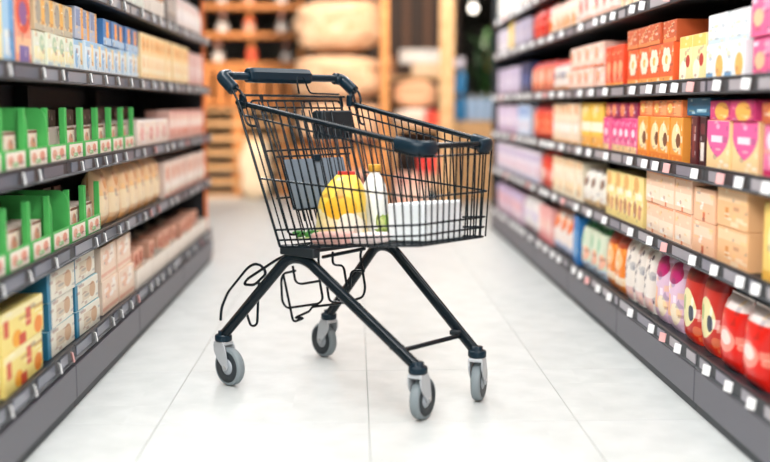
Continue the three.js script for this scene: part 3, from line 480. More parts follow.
  run('R', 4, 6.98, 7.2, C('slim_box', 0.1, 0.19, 0.1, ['#f4d45c', ['r', 0, 0.4, 1, 0.2, '#f8e39a']]), 'slim yellow box on the fifth shelf');
  run('R', 4, 7.22, 7.72, C('carton', 0.15, 0.17, 0.12, ['#e1dae4', ['r', 0, 0.6, 1, 0.2, '#f4f0f4']]), 'whitish lavender carton on the fifth shelf beside slim yellow boxes');
  run('R', 5, 5.6, 6.9, C('carton', 0.14, 0.17, 0.12, ['#e6dcd6', ['r', 0, 0.6, 1, 0.2, '#f4ece6']]), 'stone coloured carton on the top shelf');
  run('R', 5, 6.93, 7.72, C('carton', 0.25, 0.2, 0.16, ['#fbfbf8', ['r', 0, 0.85, 1, 0.15, '#f0f0ea']]), 'plain white carton on the top shelf');
}

nameRuns();

// ------------------------------------------------------------------ far end of the aisle
{
  // bottle rack
  const rx0 = -1.62, rx1 = -0.56, rz = -11.2;
  const t = thing('wooden_rack', 'open light wooden bottle rack with upright slats below', 'rack', [0, 0, rz]);
  for (const x of [rx0, rx1]) part('post', rbox(0.05, 2.55, 0.3, 0.006, x, 1.275, -0.14), M.wood, t);
  for (const y of [1.355, 1.66, 1.955, 2.26]) part('shelf', rbox(rx1 - rx0 - 0.05, 0.055, 0.28, 0.006, (rx0 + rx1) / 2, y - 0.028, -0.14), M.wood, t);
  // slatted front below the bottles
  for (const y of [0.94, 1.27]) part('slat_rail', box(1.01, 0.04, 0.02, -1.09, y, -0.042), M.wood, t);
  for (let i = 0; i < 7; i++) part('slat', rbox(0.082, 0.42, 0.02, 0.004, -1.545 + i * 0.143, 1.1, -0.02), M.wood, t);
  const glassD = std(lin(0.02, 0.03, 0.025), 0.15), wh = std(lin(0.85, 0.83, 0.8), 0.6), rd = std(lin(0.8, 0.13, 0.06), 0.4), pk = std(lin(0.55, 0.3, 0.24), 0.5);
  const mk = (gl, lb, cp) => { const m = shade(new THREE.Mesh(lathe([[0, 0], [0.05, 0], [0.055, 0.008], [0.055, 0.1], [0.045, 0.13], [0.02, 0.15], [0.018, 0.19], [0, 0.19]]), gl)); part('label', lathe([[0.0552, 0.012], [0.056, 0.014], [0.056, 0.092], [0.0552, 0.094]]), lb, m); part('cap', lathe([[0, 0], [0.028, 0], [0.028, 0.05], [0.02, 0.056], [0, 0.056]]).translate(0, 0.15, 0), cp, m); return m; };
  const protoW = mk(glassD, wh, pk), protoR = mk(rd, std(lin(0.85, 0.5, 0.35), 0.6), std(lin(0.7, 0.3, 0.1), 0.5)), protoRR = mk(rd, rd, std(lin(0.7, 0.3, 0.1), 0.5));
  const used = new Set();
  const B = (pr, x, y, label, group) => { const o = used.has(pr) ? pr.clone() : pr; used.add(pr); o.name = numbered('bottle'); o.position.set(x, y + 0.0005, rz - 0.09); scene.add(o); tag(o, label, 'bottle', group); };
  for (const [y, n, x0, x1] of [[1.355, 'lowest', -1.43, -0.72], [1.66, 'middle', -1.38, -0.76], [1.955, 'upper', -1.38, -0.76]]) {
    B(protoW, x0, y, `white labelled dark bottle, ${n} rack board, on the orange panel side`, 'white labelled bottles on the rack');
    B(protoW, x1, y, `white labelled dark bottle, ${n} rack board, on the sack side`, 'white labelled bottles on the rack');
  }
  B(protoR, -1.10, 1.66, 'red bottle with a pale label on the middle rack board', 'red bottles with pale labels'); B(protoR, -1.10, 1.955, 'red bottle with a pale label on the upper rack board', 'red bottles with pale labels');
  B(protoRR, -1.08, 1.355, 'all red bottle just above the upright slats');
  // stacked pallets under the counter
  for (let k = 0; k < 6; k++) {
    const y = k * 0.145, p = thing('wooden_pallet', ['pale wooden pallet lying on the floor at the bottom of the stack', 'second pale wooden pallet from the floor in the stack', 'third pale wooden pallet from the floor in the stack', 'fourth pale wooden pallet from the floor in the stack', 'pale wooden pallet just below the top one of the stack', 'topmost pale wooden pallet of the stack'][k], 'pallet', [-1.16, y, -10.89], jit(0.02), 'stacked pallets under the rack');
    for (let i = 0; i < 5; i++) part('top_board', rbox(1.05, 0.024, 0.1, 0.003, 0, 0.131, 0.24 - i * 0.12, 1), M.paleWood, p);
    for (const x of [-0.46, 0, 0.46]) part('bearer', rbox(0.1, 0.09, 0.55, 0.003, x, 0.073, 0, 1), M.wood, p);
    part('bottom_board', rbox(1.05, 0.026, 0.1, 0.003, 0, 0.0135, 0.24, 1), M.paleWood, p); part('bottom_board', rbox(1.05, 0.026, 0.1, 0.003, 0, 0.0135, -0.24, 1), M.paleWood, p);
  }
  // sacks
  function sackGeo(w, h, d, sd) {
    const g = new THREE.SphereGeometry(1, 48, 32), p = g.attributes.position;
    for (let i = 0; i < p.count; i++) {
      let x = p.getX(i), y = p.getY(i), z = p.getZ(i);
      const e = q => Math.sign(q) * Math.pow(Math.abs(q), 0.5); x = e(x); y = e(y); z = e(z);
      const f = 1 + 0.13 * noise.noise(x * 1.6 + sd, y * 1.8, z * 1.5) + 0.05 * noise.noise(x * 4 + sd, y * 5, z * 4) - 0.07 * Math.pow(1 - Math.abs(noise.noise(x * 1.3 + sd * 2, y * 2.2 + x, z * 1.2)), 9);
      const pinch = 1 - 0.16 * x * x * Math.abs(y);
      p.setXYZ(i, x * w / 2 * f, y * h / 2 * f * pinch, z * d / 2 * f);
    }
    const u = g.attributes.uv; for (let i = 0; i < u.count; i++) u.setXY(i, u.getX(i) * 4, u.getY(i) * 2);
    g.computeVertexNormals(); return g;
  }
  const sackAt = (w, h, d, x, y, z, rz_, ry, sd, label) => {
    const s = thing('burlap_sack', label, 'sack', [x, y, z], ry, 'burlap sacks in the pile');
    const b = part('sack_body', sackGeo(w, h, d, sd), M.sack, s); b.rotation.z = rz_;
    const tie = part('tied_corner', lathe([[0, 0], [0.05, 0.01], [0.03, 0.05], [0.045, 0.1], [0.02, 0.12], [0, 0.12]], 10), M.sack, b); tie.position.set(w / 2 * 0.86, h / 2 * 0.55, 0); tie.rotation.z = -0.9;
  };
  const pl = thing('display_crate', 'low wooden crate under the burlap sacks', 'crate', [-0.13, 0, -9.8]);
  for (let i = 0; i < 4; i++) part('board', rbox(0.82, 0.115, 0.02, 0.004, 0, 0.07 + i * 0.125, 0.34, 1), M.wood, pl);
  for (const s of [-1, 1]) { part('corner_post', box(0.05, 0.52, 0.05, s * 0.38, 0.26, 0.3), M.wood, pl); part('side_board', box(0.02, 0.5, 0.64, s * 0.42, 0.26, 0), M.wood, pl); }
  part('lid', box(0.86, 0.02, 0.66, 0, 0.53, 0), M.wood, pl);
  sackAt(0.80, 0.38, 0.54, -0.13, 0.752, -9.75, 0.01, 0.04, 1.2, 'bottom burlap sack lying flat on the low crate');
  sackAt(0.80, 0.395, 0.54, -0.15, 1.16, -9.72, -0.03, -0.04, 4.7, 'middle burlap sack bulging out of the pile');
  sackAt(0.80, 0.45, 0.50, -0.13, 1.62, -9.74, 0.08, 0.06, 9.3, 'large burlap sack lying tilted on the middle sack');
  sackAt(0.76, 0.40, 0.48, -0.10, 2.09, -9.76, -0.05, -0.06, 2.9, 'topmost burlap sack of the pile');
  const flS = thing('paper_sack', 'cream paper sack standing on the floor by the pallets', 'sack', [-0.97, 0, -10.38]);
  part('sack_body', sackGeo(0.3, 0.54, 0.26, 6.6).translate(0, 0.28, 0), std(0xf0dcbc, 0.85), flS); part('folded_top', rbox(0.22, 0.06, 0.05, 0.015, 0, 0.55, 0), std(0xe6cfa8, 0.85), flS);
  // posts
  topMesh('wooden_post', rbox(0.075, 3.3, 0.075, 0.006, 0.262, 1.65, -9.38), M.wood, 'narrow brown wooden post beside the burlap sacks', 'post');
  topMesh('wooden_post', rbox(0.125, 3.3, 0.1, 0.006, 0.808, 1.65, -9.4), M.paleWood, 'thick pale wooden post beside the white box', 'post');
  // dark cabinet between the posts
  const cb = thing('cabinet', 'walnut cabinet with upright brown slats behind the wooden posts', 'cabinet', [0.62, 0, -11.2]);
  part('cabinet_body', box(0.95, 2.5, 0.4, 0, 1.25, -0.22), M.walnut, cb);
  for (const x of [-0.3, -0.08, 0.14, 0.36]) part('slat', rbox(0.055, 1.0, 0.03, 0.004, x, 2.0, 0.0), std(lin(0.3, 0.15, 0.085), 0.6), cb);
  part('shelf', box(0.94, 0.03, 0.05, 0, 1.46, 0.0), M.walnut, cb);
  // display between the posts
  const tb = thing('display_table', 'low wooden display table between the posts', 'table', [0.585, 0, -9.95]);
  part('tabletop', rbox(0.5, 0.04, 0.5, 0.006, 0, 0.7, 0), M.paleWood, tb);
  for (const [x, z] of [[-1, -1], [1, -1], [-1, 1], [1, 1]]) part('leg', box(0.05, 0.68, 0.05, x * 0.225, 0.34, z * 0.21), M.paleWood, tb);
  const redB = C('red_box', 0.16, 0.14, 0.09, ['#d8382a', ['r', 0.2, 0.3, 0.6, 0.3, '#e9684f']]);
  const setC = (pr, x, y, z, label, cat) => { const o = pr.node; o.name = numbered(pr.name); o.position.set(x, y, z); scene.add(o); tag(o, label, cat || pr.category); };
  setC(redB, 0.73, 0.721, -9.72, 'red carton on the low display table beside the pale post');
  setC(C('floor_carton', 0.3, 0.3, 0.19, ['#e6b9a6', ['r', 0, 0.4, 1, 0.3, '#f0d4c4'], ['e', 0.1, 0.1, 0.3, 0.3, '#a8645a']]), 0.50, 0.0005, -9.48, 'dusty pink carton standing on the floor before the table');
  setC(C('floor_carton', 0.22, 0.3, 0.19, ['#d9b89a', ['r', 0, 0.5, 0.6, 0.3, '#24464c']]), 0.765, 0.0005, -9.48, 'tan carton with a dark teal print before the table');
  setC(C('red_box', 0.26, 0.17, 0.18, ['#cf3428', ['r', 0.5, 0.3, 0.4, 0.4, '#e2604a']]), 0.70, 0.3012, -9.48, 'flat red carton lying on the cartons before the table');
  setC(C('carton', 0.3, 0.34, 0.2, ['#e8b79a', ['r', 0, 0.5, 1, 0.3, '#d98f70'], ['e', 0.3, 0.1, 0.4, 0.3, '#8a4a3a']]), 0.06, 0.0005, -9.22, 'peach carton standing on the floor before the low crate');
  const bag = (w, h, d, x, y, z, col, sd, label) => { const b = thing('bread_bag', label, 'bag', [x, y, z]); part('bag_body', sackGeo(w, h, d, sd), std(col, 0.6), b); part('twist_tie', lathe([[0, 0], [0.03, 0.01], [0.015, 0.03], [0.03, 0.07], [0, 0.075]], 10).rotateZ(-1.2).translate(w * 0.44, h * 0.1, 0), std(col, 0.6), b); };
  bag(0.42, 0.15, 0.30, 0.57, 0.803, -9.98, lin(0.88, 0.78, 0.66), 3.1, 'long whitish bag lying on the display table');
  bag(0.40, 0.25, 0.30, 0.56, 1.012, -9.98, lin(0.85, 0.47, 0.26), 7.7, 'peach orange bag heaped on the whitish bag');
  const shelf2 = thing('wall_shelf', 'wooden shelf board fixed between the posts', 'shelf', [0.54, 1.17, -10.3]);
  part('board', box(0.72, 0.03, 0.2, 0, 0, 0), M.paleWood, shelf2); for (const s of [-1, 1]) part('bracket', box(0.02, 0.1, 0.15, s * 0.3, -0.06, 0), M.paleWood, shelf2);
  setC(C('carton', 0.26, 0.12, 0.16, ['#f3d9b4', ['r', 0, 0.4, 1, 0.3, '#f8e8cc']]), 0.68, 1.186, -10.21, 'cream carton on the board between the posts');
  setC(C('long_white_box', 0.42, 0.13, 0.16, ['#fafaf6', ['r', 0.02, 0.05, 0.96, 0.1, '#f2f2ec']]), 0.64, 1.3075, -10.21, 'long white box lying on the cream carton', 'box');
  setC(C('brown_carton', 0.12, 0.2, 0.14, ['#8a5a36', ['r', 0, 0.3, 1, 0.3, '#a97a50']]), 0.33, 1.186, -10.23, 'brown carton on the board beside the narrow post');
  // beyond the pale post: blue packs, crate, plant, pendant lamp
  const wc = thing('wooden_crate', 'tan wooden crate carrying blue bottle packs', 'crate', [1.13, 0, -10.3]);
  for (let i = 0; i < 7; i++) part('board', rbox(0.55, 0.1, 0.02, 0.003, 0, 0.055 + i * 0.105, 0.2, 1), M.paleWood, wc);
  for (let i = 0; i < 7; i++) part('side_board', rbox(0.02, 0.1, 0.36, 0.003, -0.265, 0.055 + i * 0.105, 0.0, 1), M.paleWood, wc);
  for (const s of [-1, 1]) part('batten', box(0.04, 0.72, 0.025, s * 0.2, 0.37, 0.178), M.paleWood, wc);
  part('lid', box(0.56, 0.02, 0.42, 0, 0.75, 0), M.paleWood, wc);
  const blueG = new THREE.MeshPhysicalMaterial({ color: lin(0.05, 0.26, 0.52), roughness: 0.2 }), paleG = new THREE.MeshPhysicalMaterial({ color: lin(0.42, 0.58, 0.78), roughness: 0.2 });
  const wb = (m, capc) => { const b = shade(new THREE.Mesh(lathe([[0, 0], [0.04, 0], [0.045, 0.01], [0.045, 0.1], [0.041, 0.11], [0.045, 0.12], [0.045, 0.18], [0.016, 0.215], [0.015, 0.23], [0, 0.23]]), m)); part('cap', lathe([[0, 0], [0.018, 0], [0.018, 0.02], [0, 0.021]]).translate(0, 0.229, 0), capc, b); return b; };
  const pB = wb(blueG, wh), pP = wb(paleG, wh); let fb = true, fp = true;
  for (let r = 0; r < 2; r++) for (let i = 0; i < 2; i++) { const o = fb ? pB : pB.clone(); fb = false; o.name = numbered('water_bottle'); o.position.set(0.92 + i * 0.094, 0.7605 + r * 0.2515, -10.15); scene.add(o); tag(o, `${['lower', 'upper'][r]} deep blue bottle on the tan crate, ${['beside the pale post', 'beside the pale bottles'][i]}`, 'bottle', 'blue bottles on the crate'); }
  for (let i = 0; i < 3; i++) { const o = fp ? pP : pP.clone(); fp = false; o.name = numbered('water_bottle'); o.position.set(1.115 + i * 0.094, 0.7605, -10.15); scene.add(o); tag(o, `${ORD[i]} pale blue bottle from the deep blue ones on the tan crate`, 'bottle', 'pale bottles on the crate'); }
  setC(C('white_pack', 0.14, 0.09, 0.12, ['#e9e3ea', ['r', 0, 0.5, 1, 0.2, '#cfc9dc']]), 0.965, 1.2645, -10.1, 'whitish pack lying on the deep blue bottles');
  const pot = thing('potted_plant', 'dark green leafy plant in a black pot beside the blue bottles', 'plant', [1.47, 0, -11.75]);
  part('pot', lathe([[0, 0], [0.14, 0], [0.18, 0.4], [0.165, 0.4], [0.15, 0.36], [0, 0.36]], 20), M.shelfBlack, pot);
  part('stem', sweep(bend([[0, 0.3, 0], [0.02, 0.8, 0.01], [-0.02, 1.5, 0]], 0.2), 0.015, 6), M.wood, pot);
  const leafG = (() => { const g = new THREE.PlaneGeometry(0.1, 0.26, 4, 6).translate(0, 0.13, 0), p = g.attributes.position; for (let i = 0; i < p.count; i++) { const t = p.getY(i) / 0.26, w = Math.sin(Math.PI * Math.min(1, t * 0.9 + 0.08)); p.setX(i, p.getX(i) * w); p.setZ(i, -0.1 * t * t + Math.abs(p.getX(i)) * 0.3); } g.computeVertexNormals(); return g; })();
  const leafM = [0, 1].map(k => std(lin(0.02 + k * 0.015, 0.07 + k * 0.04, 0.025), 0.5, { side: THREE.DoubleSide }));
  for (let i = 0; i < 60; i++) { const l = part('leaf', leafG, leafM[i % 2], pot); const y = 0.55 + rnd() * 1.0; l.position.set(jit(0.05), y, jit(0.05)); l.rotation.set(0.4 + rnd() * 0.9, i * 2.4, 0, 'YXZ'); }
  const pend = thing('pendant_lamp', 'small round white bulb glowing above the leafy plant', 'lamp', [1.3, 1.965, -11.8]);
  part('bulb', new THREE.SphereGeometry(0.045, 24, 16), std(0xffffff, 0.5, { emissive: 0xfff4e4, emissiveIntensity: 6 }), pend);
  part('socket', new THREE.CylinderGeometry(0.03, 0.035, 0.06, 12).translate(0, 0.085, 0), M.lampBody, pend);
  part('cable', new THREE.CylinderGeometry(0.005, 0.005, 1.18, 6).translate(0, 0.69, 0), M.lampBody, pend);
  const pl2 = new THREE.PointLight(0xfff0dc, 3, 0, 2); pl2.position.set(0, 0, 0); pl2.castShadow = true; pl2.shadow.radius = 3; pend.add(pl2);
}

// ------------------------------------------------------------------ shopping cart
// local frame: x forward, y up, z to the side facing the yellow cartons; origin on the floor between the rear wheels
const CART_TURN = -Math.atan2(0.698, 0.716), CART_POS = [-0.2545, 0, -3.5545];
const cart = thing('shopping_cart', 'black wire shopping cart with grey swivel wheels standing in the aisle', 'shopping cart', CART_POS, CART_TURN);
{
  const S = M.steel, W = 0.0027;
  const lerp = (a, b, t) => a.map((v, i) => v + (b[i] - v) * t);
  const mir = (p, s) => [p[0], p[1], p[2] * s];
  const TR = [0.085, 0.912, 0.245], TF = [0.762, 0.79, 0.165], BRr = [0.246, 0.472, 0.218], BF = [0.752, 0.513, 0.150];
  const side = (t, f, s) => mir(lerp(lerp(TR, TF, t), lerp(BRr, BF, t), f), s);   // t rear..front, f top..bottom
  // top rim tube
  const rim = part('rim', sweep(bend([mir(TR, 1), mir(TF, 1), mir(TF, -1), mir(TR, -1)], 0.03), 0.0085, 10), S, cart);
  for (const s of [1, -1]) {
    const bump = part('corner_bumper', (() => {
      const along = V(...lerp(TR, TF, 0.885)), pts = [[along.x, along.y, along.z * s], mir(TF, s), [TF[0] + 0.002, TF[1], (TF[2] - 0.062) * s]];
      const P = bend(pts, 0.035, false, 6), g = sweep(P, 0.021, 12, false, 0.013); return g;
    })(), M.bluePlastic, rim, 'dark blue plastic corner bumper');
    bump.position.y = -0.006;
  }
  // basket: perimeter wires carry the upright wires
  const ring = f => { const fr = f[0], ff = f[1]; return wire([side(0, fr, 1), side(1, ff, 1), side(1, ff, -1), side(0, fr, -1)], W * 1.15, 0.02); };
  const basket = part('basket', ring([1, 1]), S, cart);
  for (const f of [[0.085, 0.105], [0.53, 0.51], [0.885, 0.785], [0.955, 0.895]]) part('wire', ring(f), S, basket);
  part('wire', wire([side(0, 1, 1), side(0, 1, -1)], W * 1.3, 0.01), S, basket);
  const NS = 20;
  for (const s of [1, -1]) for (let i = 0; i <= NS; i++) { const t = i / NS; part('wire', wire([side(t, 0, s), side(t, 1, s)], i === 0 ? 0.0045 : W, 0.01), S, basket); }
  for (let i = 1; i < 12; i++) { const k = 1 - 2 * i / 12; part('wire', wire([[TF[0], TF[1], TF[2] * k], [BF[0], BF[1], BF[2] * k]], W, 0.01), S, basket); }
  for (let i = 1; i < 7; i++) { const k = 1 - 2 * i / 7; part('wire', wire([mir([BRr[0], BRr[1], BRr[2] * k], 1), [BF[0], BF[1], BF[2] * k]], W, 0.01), S, basket); }
  for (const t of [0.3, 0.65]) part('wire', wire([side(t, 1.006, 1), side(t, 1.006, -1)], W * 1.3, 0.01), S, basket);
  // rear gate: hinged at the top, hanging inside the rear opening
  const gt = f => [0.095 + 0.155 * f, 0.905 - 0.40 * f];
  const gate = part('rear_gate', wire([[...gt(-0.03), 0.2], [...gt(1), 0.185], [...gt(1), -0.185], [...gt(-0.03), -0.2]], 0.0036, 0.02, true), S, cart);
  for (let i = 1; i < 11; i++) { const k = 1 - 2 * i / 11; part('wire', wire([[...gt(-0.03), 0.2 * k], [...gt(1), 0.185 * k]], W, 0.01), S, gate); }
  for (const f of [0.36, 0.72]) part('wire', wire([[...gt(f), 0.195], [...gt(f), -0.195]], W * 1.2, 0.01), S, gate);
  // child seat folded against the gate: wire frame, grey seat flap, leg wires
  const cs = f => [0.118 + 0.11 * f, 0.93 - 0.36 * f];
  const seat = part('child_seat', wire([[0.088, 0.932, 0.155], [...cs(0.55), 0.15], [...cs(0.98), 0.14], [...cs(0.98), -0.14], [...cs(0.55), -0.15], [0.088, 0.932, -0.2]], 0.0032, 0.02, false), S, cart);
  part('wire', wire([[...cs(0.52), 0.165], [...cs(0.52), -0.16]], W * 1.2, 0.01), S, seat);
  for (let i = 1; i < 9; i++) { const k = 1 - 2 * i / 9; part('wire', wire([[...cs(0.12), 0.15 * k], [...cs(1.08), 0.135 * k]], W, 0.01), S, seat); }
  const flap = part('seat_flap', rbox(0.012, 0.162, 0.262, 0.005, 0, 0, 0), M.greyPlastic, seat, 'blue grey plastic seat flap'); flap.position.set(0.196, 0.655, 0.005); flap.rotation.z = 0.28;
  part('latch', rbox(0.014, 0.022, 0.03, 0.003, 0.182, 0.735, 0.0), M.bluePlastic, seat);
  part('lock_box', rbox(0.05, 0.095, 0.145, 0.008, 0.105, 0.838, -0.15), M.blackPlastic, cart, 'black plastic lock box at the rim');
  // rear cross wires and their loop below the handle
  part('rear_bar', wire([[0.09, 0.934, 0.222], [0.09, 0.931, -0.222]], 0.0036, 0.01), S, cart);
  part('rear_bar', wire([[0.09, 0.935, 0.147], [0.092, 0.896, 0.147], [0.092, 0.893, -0.212], [0.09, 0.930, -0.205]], 0.0034, 0.012), S, cart);
  part('hook', wire([[0.07, 0.94, -0.03], [0.06, 0.99, -0.028], [0.055, 1.0, -0.045], [0.06, 0.99, -0.062], [0.07, 0.942, -0.078], [0.085, 0.94, -0.2]], 0.003, 0.015), S, cart);
  part('hook', wire([[0.09, 0.895, -0.035], [0.085, 0.915, -0.035], [0.085, 0.915, -0.065], [0.09, 0.885, -0.068]], 0.003, 0.01), S, cart);
  // handle
  const HY = 0.994, HU = 0.035;
  const handle = part('handle', sweep(bend([[HU, HY, 0.245], [HU, HY, -0.245]], 0.02), 0.0125, 14), M.bluePlastic, cart);
  const gripP = new THREE.Shape([[-0.018, -0.02], [0.018, -0.02], [0.026, -0.008], [0.024, 0.014], [0.012, 0.028], [-0.012, 0.028], [-0.024, 0.014], [-0.026, -0.008]].map(p => new THREE.Vector2(...p)));
  const grip = part('grip', new THREE.ExtrudeGeometry(gripP, { depth: 0.225, bevelEnabled: true, bevelThickness: 0.02, bevelSize: 0.006, bevelOffset: -0.006, bevelSegments: 3 }).translate(0, 0, -0.105), M.bluePlastic, handle); grip.position.set(HU, HY, 0.02);
  for (const s of [1, -1]) {
    part('sleeve', sweep(bend([[HU - 0.005, HY, 0.232 * s], [HU, HY - 0.002, 0.264 * s], [0.092, 0.952, 0.264 * s]], 0.02, false, 5), 0.02, 12), M.bluePlastic, handle, 'dark plastic sleeve at the end of the handle');
    part('handle_bracket', wire([[0.085, 0.955, 0.265 * s], [0.112, 0.9, 0.255 * s], [0.138, 0.842, 0.248 * s], [0.166, 0.838, 0.238 * s]], 0.0042, 0.012), S, cart);
    part('handle_bracket', wire([[0.09, 0.962, 0.262 * s], [0.118, 0.95, 0.262 * s], [0.14, 0.915, 0.252 * s], [0.125, 0.893, 0.25 * s], [0.11, 0.897, 0.252 * s]], 0.0042, 0.02), S, cart);
    part('hinge', rbox(0.022, 0.04, 0.016, 0.006, 0.1, 0.918, 0.236 * s), M.bluePlastic, cart);
  }
  // undercarriage: two bent side tubes, a cross bar, a plate under the basket
  const CY = 0.155, legs = {};
  for (const s of [1, -1]) {
    const leg = part('frame_tube', sweep(bend([[-0.012, CY + 0.004, 0.240 * s], [0.262, 0.44, 0.198 * s], [0.335, 0.44, 0.192 * s], [0.722, CY + 0.008, s > 0 ? 0.13 : -0.142]], 0.06, false, 8), 0.0175, 14, false, 0.0145), S, cart);
    part('frame_plate', rbox(0.15, 0.03, 0.03, 0.004, 0.31, 0.462, 0.196 * s), M.blackPlastic, cart);
    part('bracket', rbox(0.035, 0.016, 0.03, 0.004, 0.655, 0.208, 0.137 * s), M.blackPlastic, cart);
  }
  part('frame_plate', rbox(0.05, 0.022, 0.40, 0.004, 0.27, 0.458, 0), M.blackPlastic, cart);
  part('cross_bar', sweep(bend([[0.668, 0.2, 0.138], [0.668, 0.2, -0.138]], 0.01), 0.0075, 10), S, cart);
  // wire crate carrier under the basket
  const loops = [
    [[-0.174, 0.17, 0.12], [-0.168, 0.215, 0.12], [-0.132, 0.273, 0.12], [-0.028, 0.367, 0.12], [0.008, 0.385, 0.12], [0.043, 0.384, 0.12], [0.069, 0.36, 0.12], [0.006, 0.313, 0.12], [-0.048, 0.309, 0.12], [-0.029, 0.33, 0.12], [0.122, 0.411, 0.12], [0.25, 0.46, 0.12]],
    [[0.03, 0.33, 0.12], [0.018, 0.181, 0.12], [-0.015, 0.171, 0.12], [-0.034, 0.212, 0.12]],
    [[0.011, 0.341, -0.06], [-0.051, 0.325, -0.06], [-0.063, 0.301, -0.06], [-0.059, 0.225, -0.06], [-0.036, 0.205, -0.06], [0.124, 0.241, -0.06], [0.145, 0.259, -0.06], [0.13, 0.319, -0.06], [0.12, 0.46, -0.06], [0.27, 0.46, -0.06]],
    [[0.13, 0.319, -0.06], [0.038, 0.298, -0.06], [0.01, 0.302, -0.06], [-0.003, 0.357, -0.06]],
    [[-0.051, 0.321, -0.06], [-0.003, 0.16, -0.06], [0.053, 0.183, -0.06], [0.003, 0.176, -0.06], [0.08, 0.21, -0.06], [0.091, 0.226, -0.06], [0.228, 0.255, -0.06]],
    [[0.27, 0.46, -0.14], [0.24, 0.413, -0.14], [0.265, 0.3, -0.14], [0.254, 0.269, -0.14], [0.208, 0.252, -0.14]],
    [[0.193, 0.291, -0.14], [0.198, 0.347, -0.14], [0.219, 0.356, -0.14], [0.26, 0.357, -0.14]],
    [[0.152, 0.416, -0.1], [0.151, 0.372, -0.1], [0.203, 0.374, -0.1], [0.218, 0.306, -0.1]],
    [[0.124, 0.295, -0.1], [0.134, 0.245, -0.1], [0.279, 0.252, -0.1]],
  ];
  const carrier = part('crate_carrier', wire(loops[0], 0.005, 0.018), S, cart);
  for (const l of loops.slice(1)) part('wire', wire(l, 0.0044, 0.016), S, carrier);
  part('wire', sweep(bend([[0.104, 0.393, -0.1], [0.3, 0.44, -0.1]], 0.01), 0.006, 8), S, carrier);
  // swivel casters
  const fp = (pts, hgt) => { const s = new THREE.Shape(); s.moveTo(...pts[0]); for (const q of pts.slice(1)) q.length === 4 ? s.quadraticCurveTo(...q) : s.lineTo(...q); s.closePath(); return new THREE.ExtrudeGeometry(s, { depth: hgt, bevelEnabled: true, bevelThickness: 0.0008, bevelSize: 0.0008, bevelSegments: 1 }); };
  const R = 0.0625, off = 0.03;
  // caster frame: x = trail direction, wheel axis = z, origin at the swivel axis on the floor
  const collarG = lathe([[0, 0.142], [0.024, 0.142], [0.028, 0.146], [0.028, 0.160], [0.026, 0.164], [0.017, 0.166], [0.017, 0.176], [0, 0.176]], 20);
  const legG = fp([[-0.024, 0.134], [0.026, 0.134], [0.034, 0.125, off + 0.012, 0.068], [off + 0.012, 0.054, off, 0.052], [off - 0.012, 0.054, off - 0.012, 0.064], [-0.012, 0.085, -0.024, 0.115]], 0.0035);
  const crownG = rbox(0.05, 0.012, 0.046, 0.004, 0.0, 0.137, 0);
  const tyreG = lathe([[0.051, -0.0145], [0.058, -0.0138], [0.0615, -0.009], [R, 0], [0.0615, 0.009], [0.058, 0.0138], [0.051, 0.0145]], 36).rotateX(Math.PI / 2);
  const ringG = lathe([[0.026, -0.0125], [0.0515, -0.0142], [0.0515, 0.0142], [0.026, 0.0125]], 32).rotateX(Math.PI / 2);
  const hubG = lathe([[0, -0.016], [0.018, -0.016], [0.0265, -0.0125], [0.0265, 0.0125], [0.018, 0.016], [0, 0.016]], 28).rotateX(Math.PI / 2);
  const boltG = new THREE.CylinderGeometry(0.007, 0.007, 0.052, 10).rotateX(Math.PI / 2);
  // [forward, side, world heading of the trail (x, z)]
  for (const [u, v, dx, dz] of [[-0.012, 0.238, 0.72, 0.69], [-0.015, -0.243, -0.62, -0.78], [0.73, 0.13, 0.5, -0.86], [0.732, -0.142, 0.33, -0.94]]) {
    const c = new THREE.Group(); c.name = 'caster'; c.position.set(u, 0, v); cart.add(c);
    c.rotation.y = -Math.atan2(dz, dx) - CART_TURN;
    part('collar', collarG, M.bluePlastic, c);
    const fork = [legG.clone().translate(0, 0, 0.0185), legG.clone().translate(0, 0, -0.022), crownG];
    part('fork', join(fork), M.fork, c, 'light grey caster fork');
    const add = (n, g, m) => { const q = part(n, g, m, c); q.position.set(off, R + 0.0005, 0); return q; };
    add('tyre', tyreG, M.tyre); add('wheel_disc', ringG, M.tyreDark); add('hub', hubG, M.hub); add('axle', boltG, M.bolt);
  }
}
